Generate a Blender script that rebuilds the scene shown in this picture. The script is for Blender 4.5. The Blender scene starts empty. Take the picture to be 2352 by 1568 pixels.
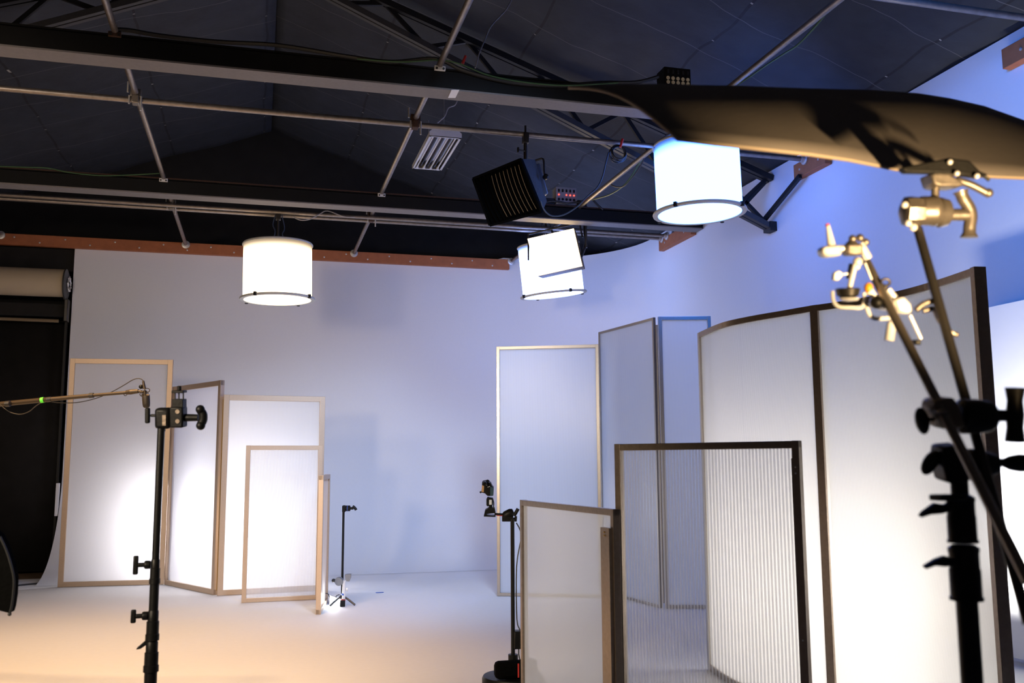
import bpy, bmesh, math, random
from mathutils import Vector, Matrix
random.seed(7)
SC = bpy.context.scene
COL = SC.collection

# ------------------------------------------------------------------ camera
F_PX, YAW, PITCH, ROLL, EYE = 2155.38, 0.262725, 0.127827, -0.0050676, 1.40
_fw = Vector((math.sin(YAW) * math.cos(PITCH), math.cos(YAW) * math.cos(PITCH), math.sin(PITCH)))
_rt0 = Vector((math.cos(YAW), -math.sin(YAW), 0.0))
_up0 = _rt0.cross(_fw)
_rt = _rt0 * math.cos(ROLL) + _up0 * math.sin(ROLL)
_up = -_rt0 * math.sin(ROLL) + _up0 * math.cos(ROLL)
CAM = Vector((0, 0, EYE))
cd = bpy.data.cameras.new('studio_camera')
cam = bpy.data.objects.new('studio_camera', cd)
COL.objects.link(cam)
cam.matrix_world = Matrix(((_rt.x, _up.x, -_fw.x, 0), (_rt.y, _up.y, -_fw.y, 0), (_rt.z, _up.z, -_fw.z, EYE), (0, 0, 0, 1)))
cd.sensor_width = 36.0
cd.lens = 36.0 * F_PX / 2352
cd.clip_start, cd.clip_end = 0.05, 100
cd.dof.use_dof = True
cd.dof.focus_distance = 8.0
cd.dof.aperture_fstop = 4.5
SC.camera = cam

# ------------------------------------------------------------------ world, exposure
w = bpy.data.worlds.new('studio_ambient')
SC.world = w
w.use_nodes = True
w.node_tree.nodes['Background'].inputs[0].default_value = (0.55, 0.5, 0.55, 1)
w.node_tree.nodes['Background'].inputs[1].default_value = 0.035
SC.view_settings.view_transform = 'Standard'
SC.view_settings.look = 'None'
SC.view_settings.gamma = 1
SC.view_settings.exposure = 0.0
SC.view_settings.use_curve_mapping = False
SC.cycles.use_denoising = True
SC.cycles.max_bounces = 10
SC.cycles.diffuse_bounces = 5
SC.cycles.glossy_bounces = 3
SC.cycles.transparent_max_bounces = 24
SC.cycles.sample_clamp_indirect = 6.0
SC.cycles.caustics_reflective = False
SC.cycles.caustics_refractive = False


# ------------------------------------------------------------------ lights out of frame or behind the screens
def aim(o, target):
    o.rotation_euler = (Vector(target) - o.location).to_track_quat('-Z', 'Y').to_euler()


def area(name, loc, target, size, power, color, size_y=None, spread=None):
    l = bpy.data.lights.new(name, 'AREA')
    l.energy, l.color, l.size = power, color, size
    if size_y:
        l.shape, l.size_y = 'RECTANGLE', size_y
    if spread:
        l.spread = spread
    o = bpy.data.objects.new(name, l)
    COL.objects.link(o)
    o.location = loc
    aim(o, target)
    return o


def spot(name, loc, target, power, color, angle, blend, radius):
    l = bpy.data.lights.new(name, 'SPOT')
    l.energy, l.color, l.spot_size, l.spot_blend, l.shadow_soft_size = power, color, math.radians(angle), blend, radius
    o = bpy.data.objects.new(name, l)
    COL.objects.link(o)
    o.location = loc
    aim(o, target)
    return o


WARM = (1.0, 0.60, 0.25)
spot('warm_uplight', (1.06, 0.68, 1.46), (1.36, 1.85, 2.24), 130, (1.0, 0.673, 0.327), 62, 0.75, 0.018)
# unseen blue spot above the frame, added to colour the right wall
spot('blue_wall_fill', (3.1, 4.2, 4.15), (5.2, 5.9, 3.2), 220, (0.02, 0.22, 1.0), 92, 0.7, 0.25)
spot('warm_floor_lamp', (-3.8, 3.8, 3.2), (0.3, 13.0, 1.8), 380, (1.0, 0.80, 0.62), 64, 0.6, 0.3)
spot('warm_floor_spot', (-1.9, 5.0, 4.9), (-1.45, 6.9, 0.0), 1600, (1.0, 0.62, 0.30), 72, 0.85, 0.25)
spot('warm_room_lamp', (-2.6, 1.4, 2.4), (1.6, 8.0, 0.5), 900.0, (1.0, 0.81, 0.58), 58, 0.8, 0.3)
# white lamps on the floor behind the translucent screens
area('screen_back_lamp_wide', (-1.05, 12.5, 0.66), (-1.12, 11.9, 0.66), 0.4, 19, (1.0, 0.96, 0.98), 1.0)
area('screen_back_lamp_mid', (-0.08, 11.75, 0.72), (-0.16, 10.9, 0.70), 0.9, 28, (0.97, 0.96, 1.0), 0.8)
area('curved_screen_back_lamp', (4.75, 5.05, 0.7), (3.1, 5.0, 0.6), 1.8, 20, (1.0, 0.94, 0.88), 0.9, math.radians(90))
area('white_panel_lamp', (4.45, 4.95, 0.15), (5.07, 4.95, 0.95), 1.7, 55, (1.0, 0.98, 0.95), 0.12, math.radians(72))
spot('cool_floor_fill', (1.6, 3.6, 4.5), (1.55, 11.6, 0.3), 1700, (0.50, 0.66, 1.0), 44, 1.0, 0.5)  # unseen cool spot, added to brighten the centre floor and cove


# ------------------------------------------------------------------ pixel helpers (photo pixel -> point in the place)
def ray(x, y):
    return _rt * ((x - 1176) / F_PX) - _up * ((y - 784) / F_PX) + _fw


def D(x, y, d):
    return CAM + ray(x, y) * d


def PY(x, y, v):
    r = ray(x, y)
    return CAM + r * (v / r.y)


def PX(x, y, v):
    r = ray(x, y)
    return CAM + r * (v / r.x)


def PZ(x, y, v):
    r = ray(x, y)
    return CAM + r * ((v - EYE) / r.z)


def ZROW(X, Y, row):
    lo, hi = -2.0, 8.0
    for _ in range(50):
        m = (lo + hi) / 2
        q = Vector((X, Y, m)) - CAM
        py = 784 - q.dot(_up) / q.dot(_fw) * F_PX
        if py > row:
            lo = m
        else:
            hi = m
    return (lo + hi) / 2


# ------------------------------------------------------------------ materials
MATS = {}


def mat(name, color, rough=0.6, metal=0.0, bump=0.0, bump_scale=40.0, var=0.0, spec=0.5):
    if name in MATS:
        return MATS[name]
    m = bpy.data.materials.new(name)
    m.use_nodes = True
    nt = m.node_tree
    b = nt.nodes['Principled BSDF']
    b.inputs['Base Color'].default_value = (*color, 1)
    b.inputs['Roughness'].default_value = rough
    b.inputs['Metallic'].default_value = metal
    b.inputs['Specular IOR Level'].default_value = spec
    tc = nt.nodes.new('ShaderNodeTexCoord')
    no = nt.nodes.new('ShaderNodeTexNoise')
    no.inputs['Scale'].default_value = bump_scale
    no.inputs['Detail'].default_value = 4
    nt.links.new(tc.outputs['Object'], no.inputs['Vector'])
    if var > 0:
        mr = nt.nodes.new('ShaderNodeMapRange')
        mr.inputs['To Min'].default_value = 1 - var
        mr.inputs['To Max'].default_value = 1 + var
        nt.links.new(no.outputs['Fac'], mr.inputs['Value'])
        mx = nt.nodes.new('ShaderNodeMix')
        mx.data_type = 'RGBA'
        mx.blend_type = 'MULTIPLY'
        mx.inputs['Factor'].default_value = 1
        mx.inputs[6].default_value = (*color, 1)
        nt.links.new(mr.outputs['Result'], mx.inputs[7])
        nt.links.new(mx.outputs[2], b.inputs['Base Color'])
    if bump > 0:
        bp = nt.nodes.new('ShaderNodeBump')
        bp.inputs['Strength'].default_value = bump
        bp.inputs['Distance'].default_value = 0.01
        nt.links.new(no.outputs['Fac'], bp.inputs['Height'])
        nt.links.new(bp.outputs['Normal'], b.inputs['Normal'])
    MATS[name] = m
    return m


def emit(name, color, strength, zfade=None):
    m = bpy.data.materials.new(name)
    m.use_nodes = True
    nt = m.node_tree
    nt.nodes.remove(nt.nodes['Principled BSDF'])
    e = nt.nodes.new('ShaderNodeEmission')
    e.inputs[0].default_value = (*color, 1)
    e.inputs[1].default_value = strength
    nt.links.new(e.outputs[0], nt.nodes['Material Output'].inputs[0])
    if zfade:
        tc = nt.nodes.new('ShaderNodeTexCoord')
        sp = nt.nodes.new('ShaderNodeSeparateXYZ')
        mr = nt.nodes.new('ShaderNodeMapRange')
        mr.interpolation_type = 'SMOOTHSTEP'
        mr.inputs['From Min'].default_value = zfade[0]
        mr.inputs['From Max'].default_value = zfade[1]
        mr.inputs['To Min'].default_value = strength
        mr.inputs['To Max'].default_value = zfade[2]
        nt.links.new(tc.outputs['Object'], sp.inputs[0])
        nt.links.new(sp.outputs['Z'], mr.inputs['Value'])
        nt.links.new(mr.outputs['Result'], e.inputs[1])
    return m


def poly(name, pitch, clear_lo, clear_hi, body, diffuse=0.35, gloss=0.07, rough=0.15):
    """ribbed twin-wall sheet: part clear, part milky, thin ribs that run up the sheet (UV.x is metres along it)"""
    m = bpy.data.materials.new(name)
    m.use_nodes = True
    nt = m.node_tree
    N, L = nt.nodes, nt.links
    N.remove(N['Principled BSDF'])
    uv = N.new('ShaderNodeUVMap')
    uv.uv_map = 'UVMap'
    sp = N.new('ShaderNodeSeparateXYZ')
    L.new(uv.outputs[0], sp.inputs[0])
    mu = N.new('ShaderNodeMath')
    mu.operation = 'MULTIPLY'
    mu.inputs[1].default_value = 2 * math.pi / pitch
    L.new(sp.outputs['X'], mu.inputs[0])
    si = N.new('ShaderNodeMath')
    si.operation = 'SINE'
    L.new(mu.outputs[0], si.inputs[0])
    mr = N.new('ShaderNodeMapRange')
    mr.inputs['From Min'].default_value = -1
    mr.inputs['From Max'].default_value = 1
    mr.inputs['To Min'].default_value = clear_lo
    mr.inputs['To Max'].default_value = clear_hi
    L.new(si.outputs[0], mr.inputs['Value'])
    bp = N.new('ShaderNodeBump')
    bp.inputs['Strength'].default_value = 0.25
    bp.inputs['Distance'].default_value = pitch * 0.15
    L.new(si.outputs[0], bp.inputs['Height'])
    tl = N.new('ShaderNodeBsdfTranslucent')
    tl.inputs[0].default_value = (*body, 1)
    df = N.new('ShaderNodeBsdfDiffuse')
    df.inputs[0].default_value = (*body, 1)
    mx1 = N.new('ShaderNodeMixShader')
    mx1.inputs[0].default_value = diffuse
    L.new(tl.outputs[0], mx1.inputs[1])
    L.new(df.outputs[0], mx1.inputs[2])
    tr = N.new('ShaderNodeBsdfTransparent')
    mx2 = N.new('ShaderNodeMixShader')
    L.new(mr.outputs['Result'], mx2.inputs[0])
    L.new(mx1.outputs[0], mx2.inputs[1])
    L.new(tr.outputs[0], mx2.inputs[2])
    gl = N.new('ShaderNodeBsdfGlossy')
    gl.inputs['Roughness'].default_value = rough
    L.new(bp.outputs[0], gl.inputs['Normal'])
    mx3 = N.new('ShaderNodeMixShader')
    mx3.inputs[0].default_value = gloss
    L.new(mx2.outputs[0], mx3.inputs[1])
    L.new(gl.outputs[0], mx3.inputs[2])
    L.new(mx3.outputs[0], N['Material Output'].inputs[0])
    return m


def clear_side():
    m = bpy.data.materials.new('clear_sheet_back')
    m.use_nodes = True
    nt = m.node_tree
    nt.nodes.remove(nt.nodes['Principled BSDF'])
    t = nt.nodes.new('ShaderNodeBsdfTransparent')
    nt.links.new(t.outputs[0], nt.nodes['Material Output'].inputs[0])
    return m


def roof_material():
    """black insulation cloth: seams down the slope, faint support wires across, staples"""
    m = mat('black_roof_cloth', (0.022, 0.025, 0.031), 0.75, 0, 0.9, 5.0, 0.45)
    nt = m.node_tree
    N, L = nt.nodes, nt.links
    b = N['Principled BSDF']
    src = b.inputs['Base Color'].links[0].from_socket
    tc = N.new('ShaderNodeTexCoord')
    sp = N.new('ShaderNodeSeparateXYZ')
    L.new(tc.outputs['Object'], sp.inputs[0])

    def line(axis, period, width, wobble):
        no = N.new('ShaderNodeTexNoise')
        no.inputs['Scale'].default_value = 1.3
        L.new(tc.outputs['Object'], no.inputs['Vector'])
        ad = N.new('ShaderNodeMath')
        ad.operation = 'MULTIPLY_ADD'
        L.new(no.outputs['Fac'], ad.inputs[0])
        ad.inputs[1].default_value = wobble
        L.new(sp.outputs[axis], ad.inputs[2])
        pp = N.new('ShaderNodeMath')
        pp.operation = 'PINGPONG'
        pp.inputs[1].default_value = period / 2
        L.new(ad.outputs[0], pp.inputs[0])
        lt = N.new('ShaderNodeMath')
        lt.operation = 'LESS_THAN'
        lt.inputs[1].default_value = width
        L.new(pp.outputs[0], lt.inputs[0])
        return lt.outputs[0]

    def over(base, fac, col, amount):
        ml = N.new('ShaderNodeMath')
        ml.operation = 'MULTIPLY'
        ml.inputs[1].default_value = amount
        L.new(fac, ml.inputs[0])
        mx = N.new('ShaderNodeMix')
        mx.data_type = 'RGBA'
        L.new(ml.outputs[0], mx.inputs['Factor'])
        L.new(base, mx.inputs[6])
        mx.inputs[7].default_value = (*col, 1)
        return mx.outputs[2]
    c = over(src, line('X', 1.25, 0.012, 0.10), (0.006, 0.006, 0.007), 0.9)
    c = over(c, line('Y', 0.74, 0.0035, 0.22), (0.20, 0.19, 0.18), 0.5)
    st = N.new('ShaderNodeMath')
    st.operation = 'MULTIPLY'
    L.new(line('X', 1.25, 0.010, 0.10), st.inputs[0])
    L.new(line('Y', 0.62, 0.008, 0.9), st.inputs[1])
    c = over(c, st.outputs[0], (0.6, 0.58, 0.5), 0.6)
    L.new(c, b.inputs['Base Color'])
    return m


M_WALL = mat('white_painted_wall', (0.74, 0.74, 0.75), 0.85, 0, 0.06, 30, 0.02, 0.2)
M_FLOOR = mat('white_painted_floor', (0.74, 0.73, 0.73), 0.7, 0, 0.05, 20, 0.03, 0.25)
M_WOODFLOOR = mat('bare_plywood_floor', (0.16, 0.10, 0.055), 0.7, 0, 0.1, 8, 0.3)
M_BLACKWALL = mat('black_wall_paint', (0.012, 0.012, 0.012), 0.8, 0, 0.3, 5, 0.3, 0.2)
M_PAPER_K = mat('black_backdrop_paper', (0.016, 0.015, 0.014), 0.8, 0, 0.2, 6, 0.35, 0.2)
M_PAPER_T = mat('tan_backdrop_paper', (0.50, 0.41, 0.28), 0.8, 0, 0.03, 10, 0.04, 0.2)
M_ROOF = roof_material()
M_BEAM = mat('black_beam_paint', (0.006, 0.006, 0.006), 0.7, 0, 0.1, 30, 0.2, 0.2)
M_FLANGE = mat('grey_flange', (0.20, 0.185, 0.18), 0.7, 0, 0.08, 30, 0.12, 0.3)  # bottom flange, lighter grey than the web and top flange
M_RUST = mat('rusty_flange_edge', (0.05, 0.022, 0.012), 0.8, 0, 0.2, 20, 0.4)
M_TRUSS = mat('black_truss_steel', (0.008, 0.008, 0.009), 0.55, 0, 0.05, 30, 0.1, 0.4)
M_CHORD = mat('grey_truss_angle', (0.045, 0.044, 0.044), 0.55, 0, 0.05, 30, 0.1, 0.4)
M_PIPE = mat('galvanised_pipe', (0.30, 0.26, 0.23), 0.45, 0.85, 0.15, 25, 0.3)
M_GALV = mat('zinc_fitting', (0.62, 0.6, 0.57), 0.4, 0.6, 0.1, 40, 0.15)
M_WHITEMETAL = mat('white_enamel', (0.75, 0.75, 0.75), 0.45, 0, 0.02, 30, 0.03)
M_MIRROR = mat('lamp_reflector', (0.55, 0.55, 0.56), 0.12, 1.0)
M_TUBE = mat('unlit_lamp_tube', (0.85, 0.85, 0.83), 0.3)
M_WOOD = mat('douglas_fir_ledger', (0.36, 0.115, 0.04), 0.65, 0, 0.1, 12, 0.25)
M_ALU = mat('brushed_aluminium', (0.40, 0.37, 0.34), 0.30, 0.95, 0.05, 60, 0.08)
M_ALU_TAN = mat('satin_aluminium', (0.56, 0.42, 0.30), 0.42, 0.6, 0.04, 60, 0.06)
M_ALU_DARK = mat('weathered_aluminium', (0.30, 0.24, 0.19), 0.38, 0.85, 0.12, 50, 0.2)
M_BRASS = mat('brass_hinge', (0.55, 0.36, 0.12), 0.35, 0.9)
M_BLACK = mat('black_powder_coat', (0.006, 0.006, 0.006), 0.45, 0.0, 0.06, 80, 0.1, 0.22)
M_BLACKMET = mat('black_anodised_metal', (0.05, 0.046, 0.043), 0.4, 0.7, 0.05, 60, 0.1)
M_STEEL = mat('worn_grip_steel', (0.24, 0.21, 0.18), 0.40, 0.75, 0.08, 60, 0.15)
M_CHROME = mat('satin_chrome', (0.88, 0.86, 0.84), 0.35, 0.35)
M_FABRIC = mat('black_nylon', (0.0022, 0.0022, 0.0022), 0.85, 0, 0.3, 60, 0.3, 0.03)
M_FABRIC2 = mat('dark_grey_nylon', (0.05, 0.05, 0.052), 0.5, 0, 0.3, 50, 0.3)
M_FOAM = mat('black_foam_board', (0.20, 0.178, 0.165), 0.8, 0, 0.03, 60, 0.05, 0.2)
M_FOAMEDGE = mat('foam_board_edge', (0.42, 0.34, 0.26), 0.8)
M_SLAT_GLINT = mat('painted_slat_glint', (0.30, 0.19, 0.09), 0.6)  # warm lamp light on the softbox slat edges, painted as tan strips
M_RUBBER = mat('black_cable_rubber', (0.014, 0.014, 0.015), 0.5)
M_GREEN = mat('green_cable_rubber', (0.03, 0.085, 0.03), 0.5)
M_GREYCABLE = mat('grey_cable_rubber', (0.32, 0.31, 0.32), 0.5)
M_BLUECABLE = mat('dark_blue_cable', (0.03, 0.05, 0.10), 0.45)
M_RED = mat('red_plastic', (0.55, 0.03, 0.02), 0.5)
M_ORANGE = mat('orange_plastic', (0.85, 0.33, 0.02), 0.4)
M_NEON = mat('neon_green_tape', (0.12, 0.85, 0.05), 0.5)
M_WHITEPL = mat('white_plastic', (0.8, 0.8, 0.8), 0.4)
M_BLUE = mat('blue_tape', (0.03, 0.10, 0.45), 0.5)
M_TAN = mat('tan_leather', (0.50, 0.30, 0.14), 0.5)
M_BROWN = mat('brown_mic_body', (0.022, 0.016, 0.011), 0.6)
M_BRONZE = mat('bronze_boom_pole', (0.05, 0.034, 0.02), 0.42, 0.4)
M_IVORY = mat('ivory_outlet', (0.6, 0.53, 0.36), 0.5)
M_LED_RED = emit('red_indicator', (1, 0.06, 0.04), 4)
M_WHITE_PANEL = mat('matte_white', (0.80, 0.80, 0.80), 0.8, 0, 0.02, 30, 0.01, 0.2)
M_CLEAR = clear_side()
M_OPAL_L = poly('opal_ribbed_sheet', 0.014, 0.03, 0.13, (0.86, 0.85, 0.86), 0.38, 0.05, 0.25)
M_OPAL_S = poly('clear_ribbed_sheet_small', 0.012, 0.30, 0.62, (0.86, 0.85, 0.86), 0.4, 0.05, 0.2)
M_OPAL_R = poly('milky_ribbed_sheet', 0.012, 0.05, 0.20, (0.76, 0.83, 0.90), 0.42, 0.06, 0.22)
M_OPAL_C = poly('curved_ribbed_sheet', 0.0085, 0.01, 0.24, (0.80, 0.77, 0.70), 0.18, 0.09, 0.14)
M_CLEAR_F = poly('wide_ribbed_sheet', 0.0155, 0.35, 0.92, (0.82, 0.82, 0.84), 0.45, 0.07, 0.15)
M_OPAL_F = poly('low_ribbed_sheet', 0.0075, 0.12, 0.42, (0.80, 0.80, 0.80), 0.45, 0.03, 0.35)


# ------------------------------------------------------------------ mesh builder
ORG = {}


def frame_of(axis):
    a = Vector(axis).normalized()
    t = Vector((0, 0, 1)) if abs(a.z) < 0.9 else Vector((1, 0, 0))
    u = a.cross(t).normalized()
    return a, u, a.cross(u).normalized()


class MB:
    def __init__(s):
        s.v, s.f, s.mi, s.uv = [], [], [], {}

    def add(s, vs, fs, mi=0):
        o = len(s.v)
        s.v += [Vector(p) for p in vs]
        s.f += [tuple(i + o for i in f) for f in fs]
        s.mi += [mi] * len(fs)
        return o

    def box(s, c, size, rot=None, mi=0):
        c = Vector(c)
        hx, hy, hz = size[0] / 2, size[1] / 2, size[2] / 2
        vs = [Vector((x, y, z)) for z in (-hz, hz) for y in (-hy, hy) for x in (-hx, hx)]
        if rot is not None:
            vs = [rot @ p for p in vs]
        s.add([c + p for p in vs], [(0, 2, 3, 1), (4, 5, 7, 6), (0, 1, 5, 4), (2, 6, 7, 3), (0, 4, 6, 2), (1, 3, 7, 5)], mi)
        return s

    def bar(s, p0, p1, wd, ht, up=(0, 0, 1), mi=0):
        p0, p1 = Vector(p0), Vector(p1)
        a = (p1 - p0).normalized()
        u = a.cross(Vector(up)).normalized()
        n = u.cross(a).normalized()
        r = Matrix((u, a, n)).transposed()
        return s.box((p0 + p1) / 2, (wd, (p1 - p0).length, ht), r, mi)

    def lathe(s, base, axis, prof, n=20, mi=0, scale=(1, 1), caps=True):
        a, u, w_ = frame_of(axis)
        base = Vector(base)
        vs, fs = [], []
        for r, t in prof:
            for k in range(n):
                an = 2 * math.pi * k / n
                vs.append(base + a * t + (u * math.cos(an) * scale[0] + w_ * math.sin(an) * scale[1]) * max(r, 1e-5))
        m = len(prof)
        for i in range(m - 1):
            for k in range(n):
                k2 = (k + 1) % n
                fs.append((i * n + k, i * n + k2, (i + 1) * n + k2, (i + 1) * n + k))
        if caps and prof[0][0] > 1e-4:
            fs.append(tuple(reversed(range(n))))
        if caps and prof[-1][0] > 1e-4:
            fs.append(tuple((m - 1) * n + k for k in range(n)))
        s.add(vs, fs, mi)
        return s

    def tube(s, p0, p1, r0, r1=None, n=14, mi=0):
        p0, p1 = Vector(p0), Vector(p1)
        ax = p1 - p0
        return s.lathe(p0, ax, [(r0, 0), (r0 if r1 is None else r1, ax.length)], n, mi)

    def ball(s, c, r, n=14, mi=0, axis=(0, 0, 1), stretch=1.0):
        k = 8
        prof = [(r * math.sin(math.pi * i / k), -r * stretch * math.cos(math.pi * i / k)) for i in range(k + 1)]
        return s.lathe(c, axis, prof, n, mi)

    def path(s, pts, r, n=8, closed=False, mi=0, smooth=4):
        pts = [Vector(p) for p in pts]
        if smooth and len(pts) > 2:
            out = []
            m = len(pts)
            rng = m if closed else m - 1
            for i in range(rng):
                g = (lambda j: pts[j % m]) if closed else (lambda j: pts[min(max(j, 0), m - 1)])
                a, b, c, d = g(i - 1), g(i), g(i + 1), g(i + 2)
                for q in range(smooth):
                    t = q / smooth
                    out.append(0.5 * ((2 * b) + (c - a) * t + (2 * a - 5 * b + 4 * c - d) * t * t + (3 * b - a - 3 * c + d) * t ** 3))
            if not closed:
                out.append(pts[-1])
            pts = out
        m = len(pts)
        vs, fs = [], []
        ref = None
        for i, p in enumerate(pts):
            a = (pts[(i + 1) % m] if closed or i < m - 1 else p) - (pts[i - 1] if closed or i > 0 else p)
            if a.length < 1e-9:
                a = Vector((0, 0, 1))
            a.normalize()
            if ref is None:
                _, ref, _ = frame_of(a)
            u = (ref - a * ref.dot(a))
            if u.length < 1e-6:
                _, u, _ = frame_of(a)
            u.normalize()
            ref = u
            w_ = a.cross(u)
            rr = r[i] if isinstance(r, (list, tuple)) else r
            for k in range(n):
                an = 2 * math.pi * k / n
                vs.append(p + (u * math.cos(an) + w_ * math.sin(an)) * rr)
        for i in range(m if closed else m - 1):
            j = (i + 1) % m
            for k in range(n):
                k2 = (k + 1) % n
                fs.append((i * n + k, i * n + k2, j * n + k2, j * n + k))
        if not closed:
            fs.append(tuple(reversed(range(n))))
            fs.append(tuple((m - 1) * n + k for k in range(n)))
        s.add(vs, fs, mi)
        return s

    def prism(s, pts, ext, mi=0):
        pts = [Vector(p) for p in pts]
        e = Vector(ext)
        n = len(pts)
        s.add(pts + [p + e for p in pts], [tuple(reversed(range(n))), tuple(range(n, 2 * n))] + [(i, (i + 1) % n, n + (i + 1) % n, n + i) for i in range(n)], mi)
        return s

    def hexa(s, front, back, mi=0):
        s.add(list(front) + list(back), [(0, 1, 2, 3), (7, 6, 5, 4), (0, 4, 5, 1), (1, 5, 6, 2), (2, 6, 7, 3), (3, 7, 4, 0)], mi)
        return s

    def ribbon(s, pts, z0, z1, t, mi_front=0, mi_rest=0, u0=0.0):
        """upright slab that follows a plan polyline; thickness t to both sides; UV.x = metres along it"""
        P = [Vector((p[0], p[1], 0)) for p in pts]
        nrm = []
        for i in range(len(P)):
            a = (P[min(i + 1, len(P) - 1)] - P[max(i - 1, 0)]).normalized()
            nrm.append(Vector((a.y, -a.x, 0)))
        u = [u0]
        for i in range(1, len(P)):
            u.append(u[-1] + (P[i] - P[i - 1]).length)
        o = len(s.v)
        for i, p in enumerate(P):
            for sg in (1, -1):
                for z in (z0, z1):
                    s.uv[len(s.v)] = (u[i], z)
                    q = p + nrm[i] * (t / 2 * sg)
                    s.v.append(Vector((q.x, q.y, z)))
        for i in range(len(P) - 1):
            a, b = o + 4 * i, o + 4 * i + 4
            s.f += [(a, b, b + 1, a + 1), (a + 2, a + 3, b + 3, b + 2), (a + 1, b + 1, b + 3, a + 3), (a, a + 2, b + 2, b)]
            s.mi += [mi_front, mi_rest, mi_rest, mi_rest]
        e = o + 4 * (len(P) - 1)
        s.f += [(o, o + 1, o + 3, o + 2), (e, e + 2, e + 3, e + 1)]
        s.mi += [mi_rest, mi_rest]
        return s

    def build(s, name, material, parent=None, bevel=0.0, smooth=True, recalc=True, origin=None):
        org = Vector(ORG.get(parent.name, (0, 0, 0))) if parent is not None else Vector(origin or (0, 0, 0))
        me = bpy.data.meshes.new(name)
        me.from_pydata([p - org for p in s.v], [], s.f)
        ms = material if isinstance(material, (list, tuple)) else [material]
        for m in ms:
            me.materials.append(m)
        me.polygons.foreach_set('material_index', s.mi)
        if s.uv:
            l = me.uv_layers.new(name='UVMap')
            for lp in me.loops:
                l.data[lp.index].uv = s.uv.get(lp.vertex_index, (0, 0))
        if recalc:
            bm = bmesh.new()
            bm.from_mesh(me)
            bmesh.ops.recalc_face_normals(bm, faces=bm.faces)
            bm.to_mesh(me)
            bm.free()
        if smooth:
            me.shade_smooth()
            me.set_sharp_from_angle(angle=math.radians(38))
        me.update()
        o = bpy.data.objects.new(name, me)
        COL.objects.link(o)
        if parent is not None:
            o.parent = parent
            ORG[o.name] = org
        else:
            o.location = org
            ORG[o.name] = org
        if bevel > 0:
            b = o.modifiers.new('Bevel', 'BEVEL')
            b.width = bevel
            b.segments = 2
            b.limit_method = 'ANGLE'
        return o


def tag(o, label, cat, group=None, kind=None):
    o['label'], o['category'] = label, cat
    if group:
        o['group'] = group
    if kind:
        o['kind'] = kind
    return o


def thing(name, loc, label, cat, group=None, local=False):
    o = bpy.data.objects.new(name, None)
    o.empty_display_size = 0.1
    COL.objects.link(o)
    o.location = loc
    ORG[o.name] = (0, 0, 0) if local else tuple(loc)
    return tag(o, label, cat, group)


def struct(o, label, cat):
    o['kind'] = 'structure'
    o['label'], o['category'] = label, cat
    return o


def copy_tree(o, parent=None):
    c = o.copy()
    COL.objects.link(c)
    if parent is not None:
        c.parent = parent
    for ch in list(o.children):
        copy_tree(ch, c)
    return c


# ================================================================== THE SETTING
BACK_Y, RIGHT_X, CYC_X0, ARC = 13.5, 5.2, -2.47, 1.7
GABLE_Y = 13.85
RIDGE_Z, SLOPE = 6.30, 0.355

# floor: one white painted slab, with bare plywood strip at the far left
b = MB().box((0.75, 4.9, -0.05), (13.5, 16.2, 0.1))
struct(b.build('floor', M_FLOOR, smooth=False), 'white painted studio floor, warm toned near the camera', 'floor')
b = MB().box((-4.25, 13.45, -0.045), (3.55, 0.9, 0.09))
struct(b.build('floor_bare', M_WOODFLOOR, smooth=False), 'strip of bare brown floor in front of the black backdrop', 'floor')

# cyclorama: back wall, rounded corner and right wall swept into the floor by a cove
plan = []
for i in range(25):
    x = CYC_X0 + (RIGHT_X - ARC - CYC_X0) * i / 24
    plan.append((x, BACK_Y, 0.0, -1.0, 1.3))
for i in range(1, 19):
    a = math.pi / 2 * (1 - i / 18)
    nx, ny = -math.cos(a), -math.sin(a)
    plan.append((RIGHT_X - ARC + ARC * math.cos(a), BACK_Y - ARC + ARC * math.sin(a), nx, ny, 1.3))
for i in range(1, 33):
    y = BACK_Y - ARC - (BACK_Y - ARC + 2.5) * i / 32
    plan.append((RIGHT_X, y, -1.0, 0.0, 1.3 if y > 10 else max(0.04, 1.3 - (10 - y) * 0.42)))
rows = 16
TOP = 4.47
b = MB()
vs, fs = [], []
for (x, y, nx, ny, R) in plan:
    for j in range(rows + 1):
        t = math.pi / 2 * j / rows
        off, z = R * (1 - math.sin(t)), R * (1 - math.cos(t))
        vs.append((x + nx * off, y + ny * off, z + 0.002))
    tp = 4.40 if (ny == -1.0 and x < RIGHT_X - ARC - 0.12) else TOP
    vs.append((x, y, tp))
    vs.append((x - nx * 0.12, y - ny * 0.12, tp))
    vs.append((x - nx * 0.12, y - ny * 0.12, 0.0))
cn = rows + 4
for i in range(len(plan) - 1):
    for j in range(cn - 1):
        fs.append((i * cn + j, (i + 1) * cn + j, (i + 1) * cn + j + 1, i * cn + j + 1))
fs.append(tuple(reversed(range(cn))))
fs.append(tuple((len(plan) - 1) * cn + j for j in range(cn)))
b.add(vs, fs)
struct(b.build('wall_cyclorama', M_WALL), 'white cyclorama wall with curved cove and rounded corner, lit blue on the right', 'wall')

# black gable wall behind everything
b = MB().prism([(-7.0, GABLE_Y, 0), (5.6, GABLE_Y, 0), (5.6, GABLE_Y, 4.6), (0.03, GABLE_Y, 6.4), (-7.0, GABLE_Y, 4.0)], (0, 0.15, 0))
struct(b.build('wall_back', M_BLACKWALL, smooth=False), 'black gable wall above the ledger and behind the backdrop', 'wall')
b = MB()
b.box((5.35, 5.0, 4.0), (0.1, 18.0, 2.0))
struct(b.build('wall_right', M_BLACKWALL, smooth=False), 'dark outer wall behind the cyclorama top', 'wall')

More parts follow.
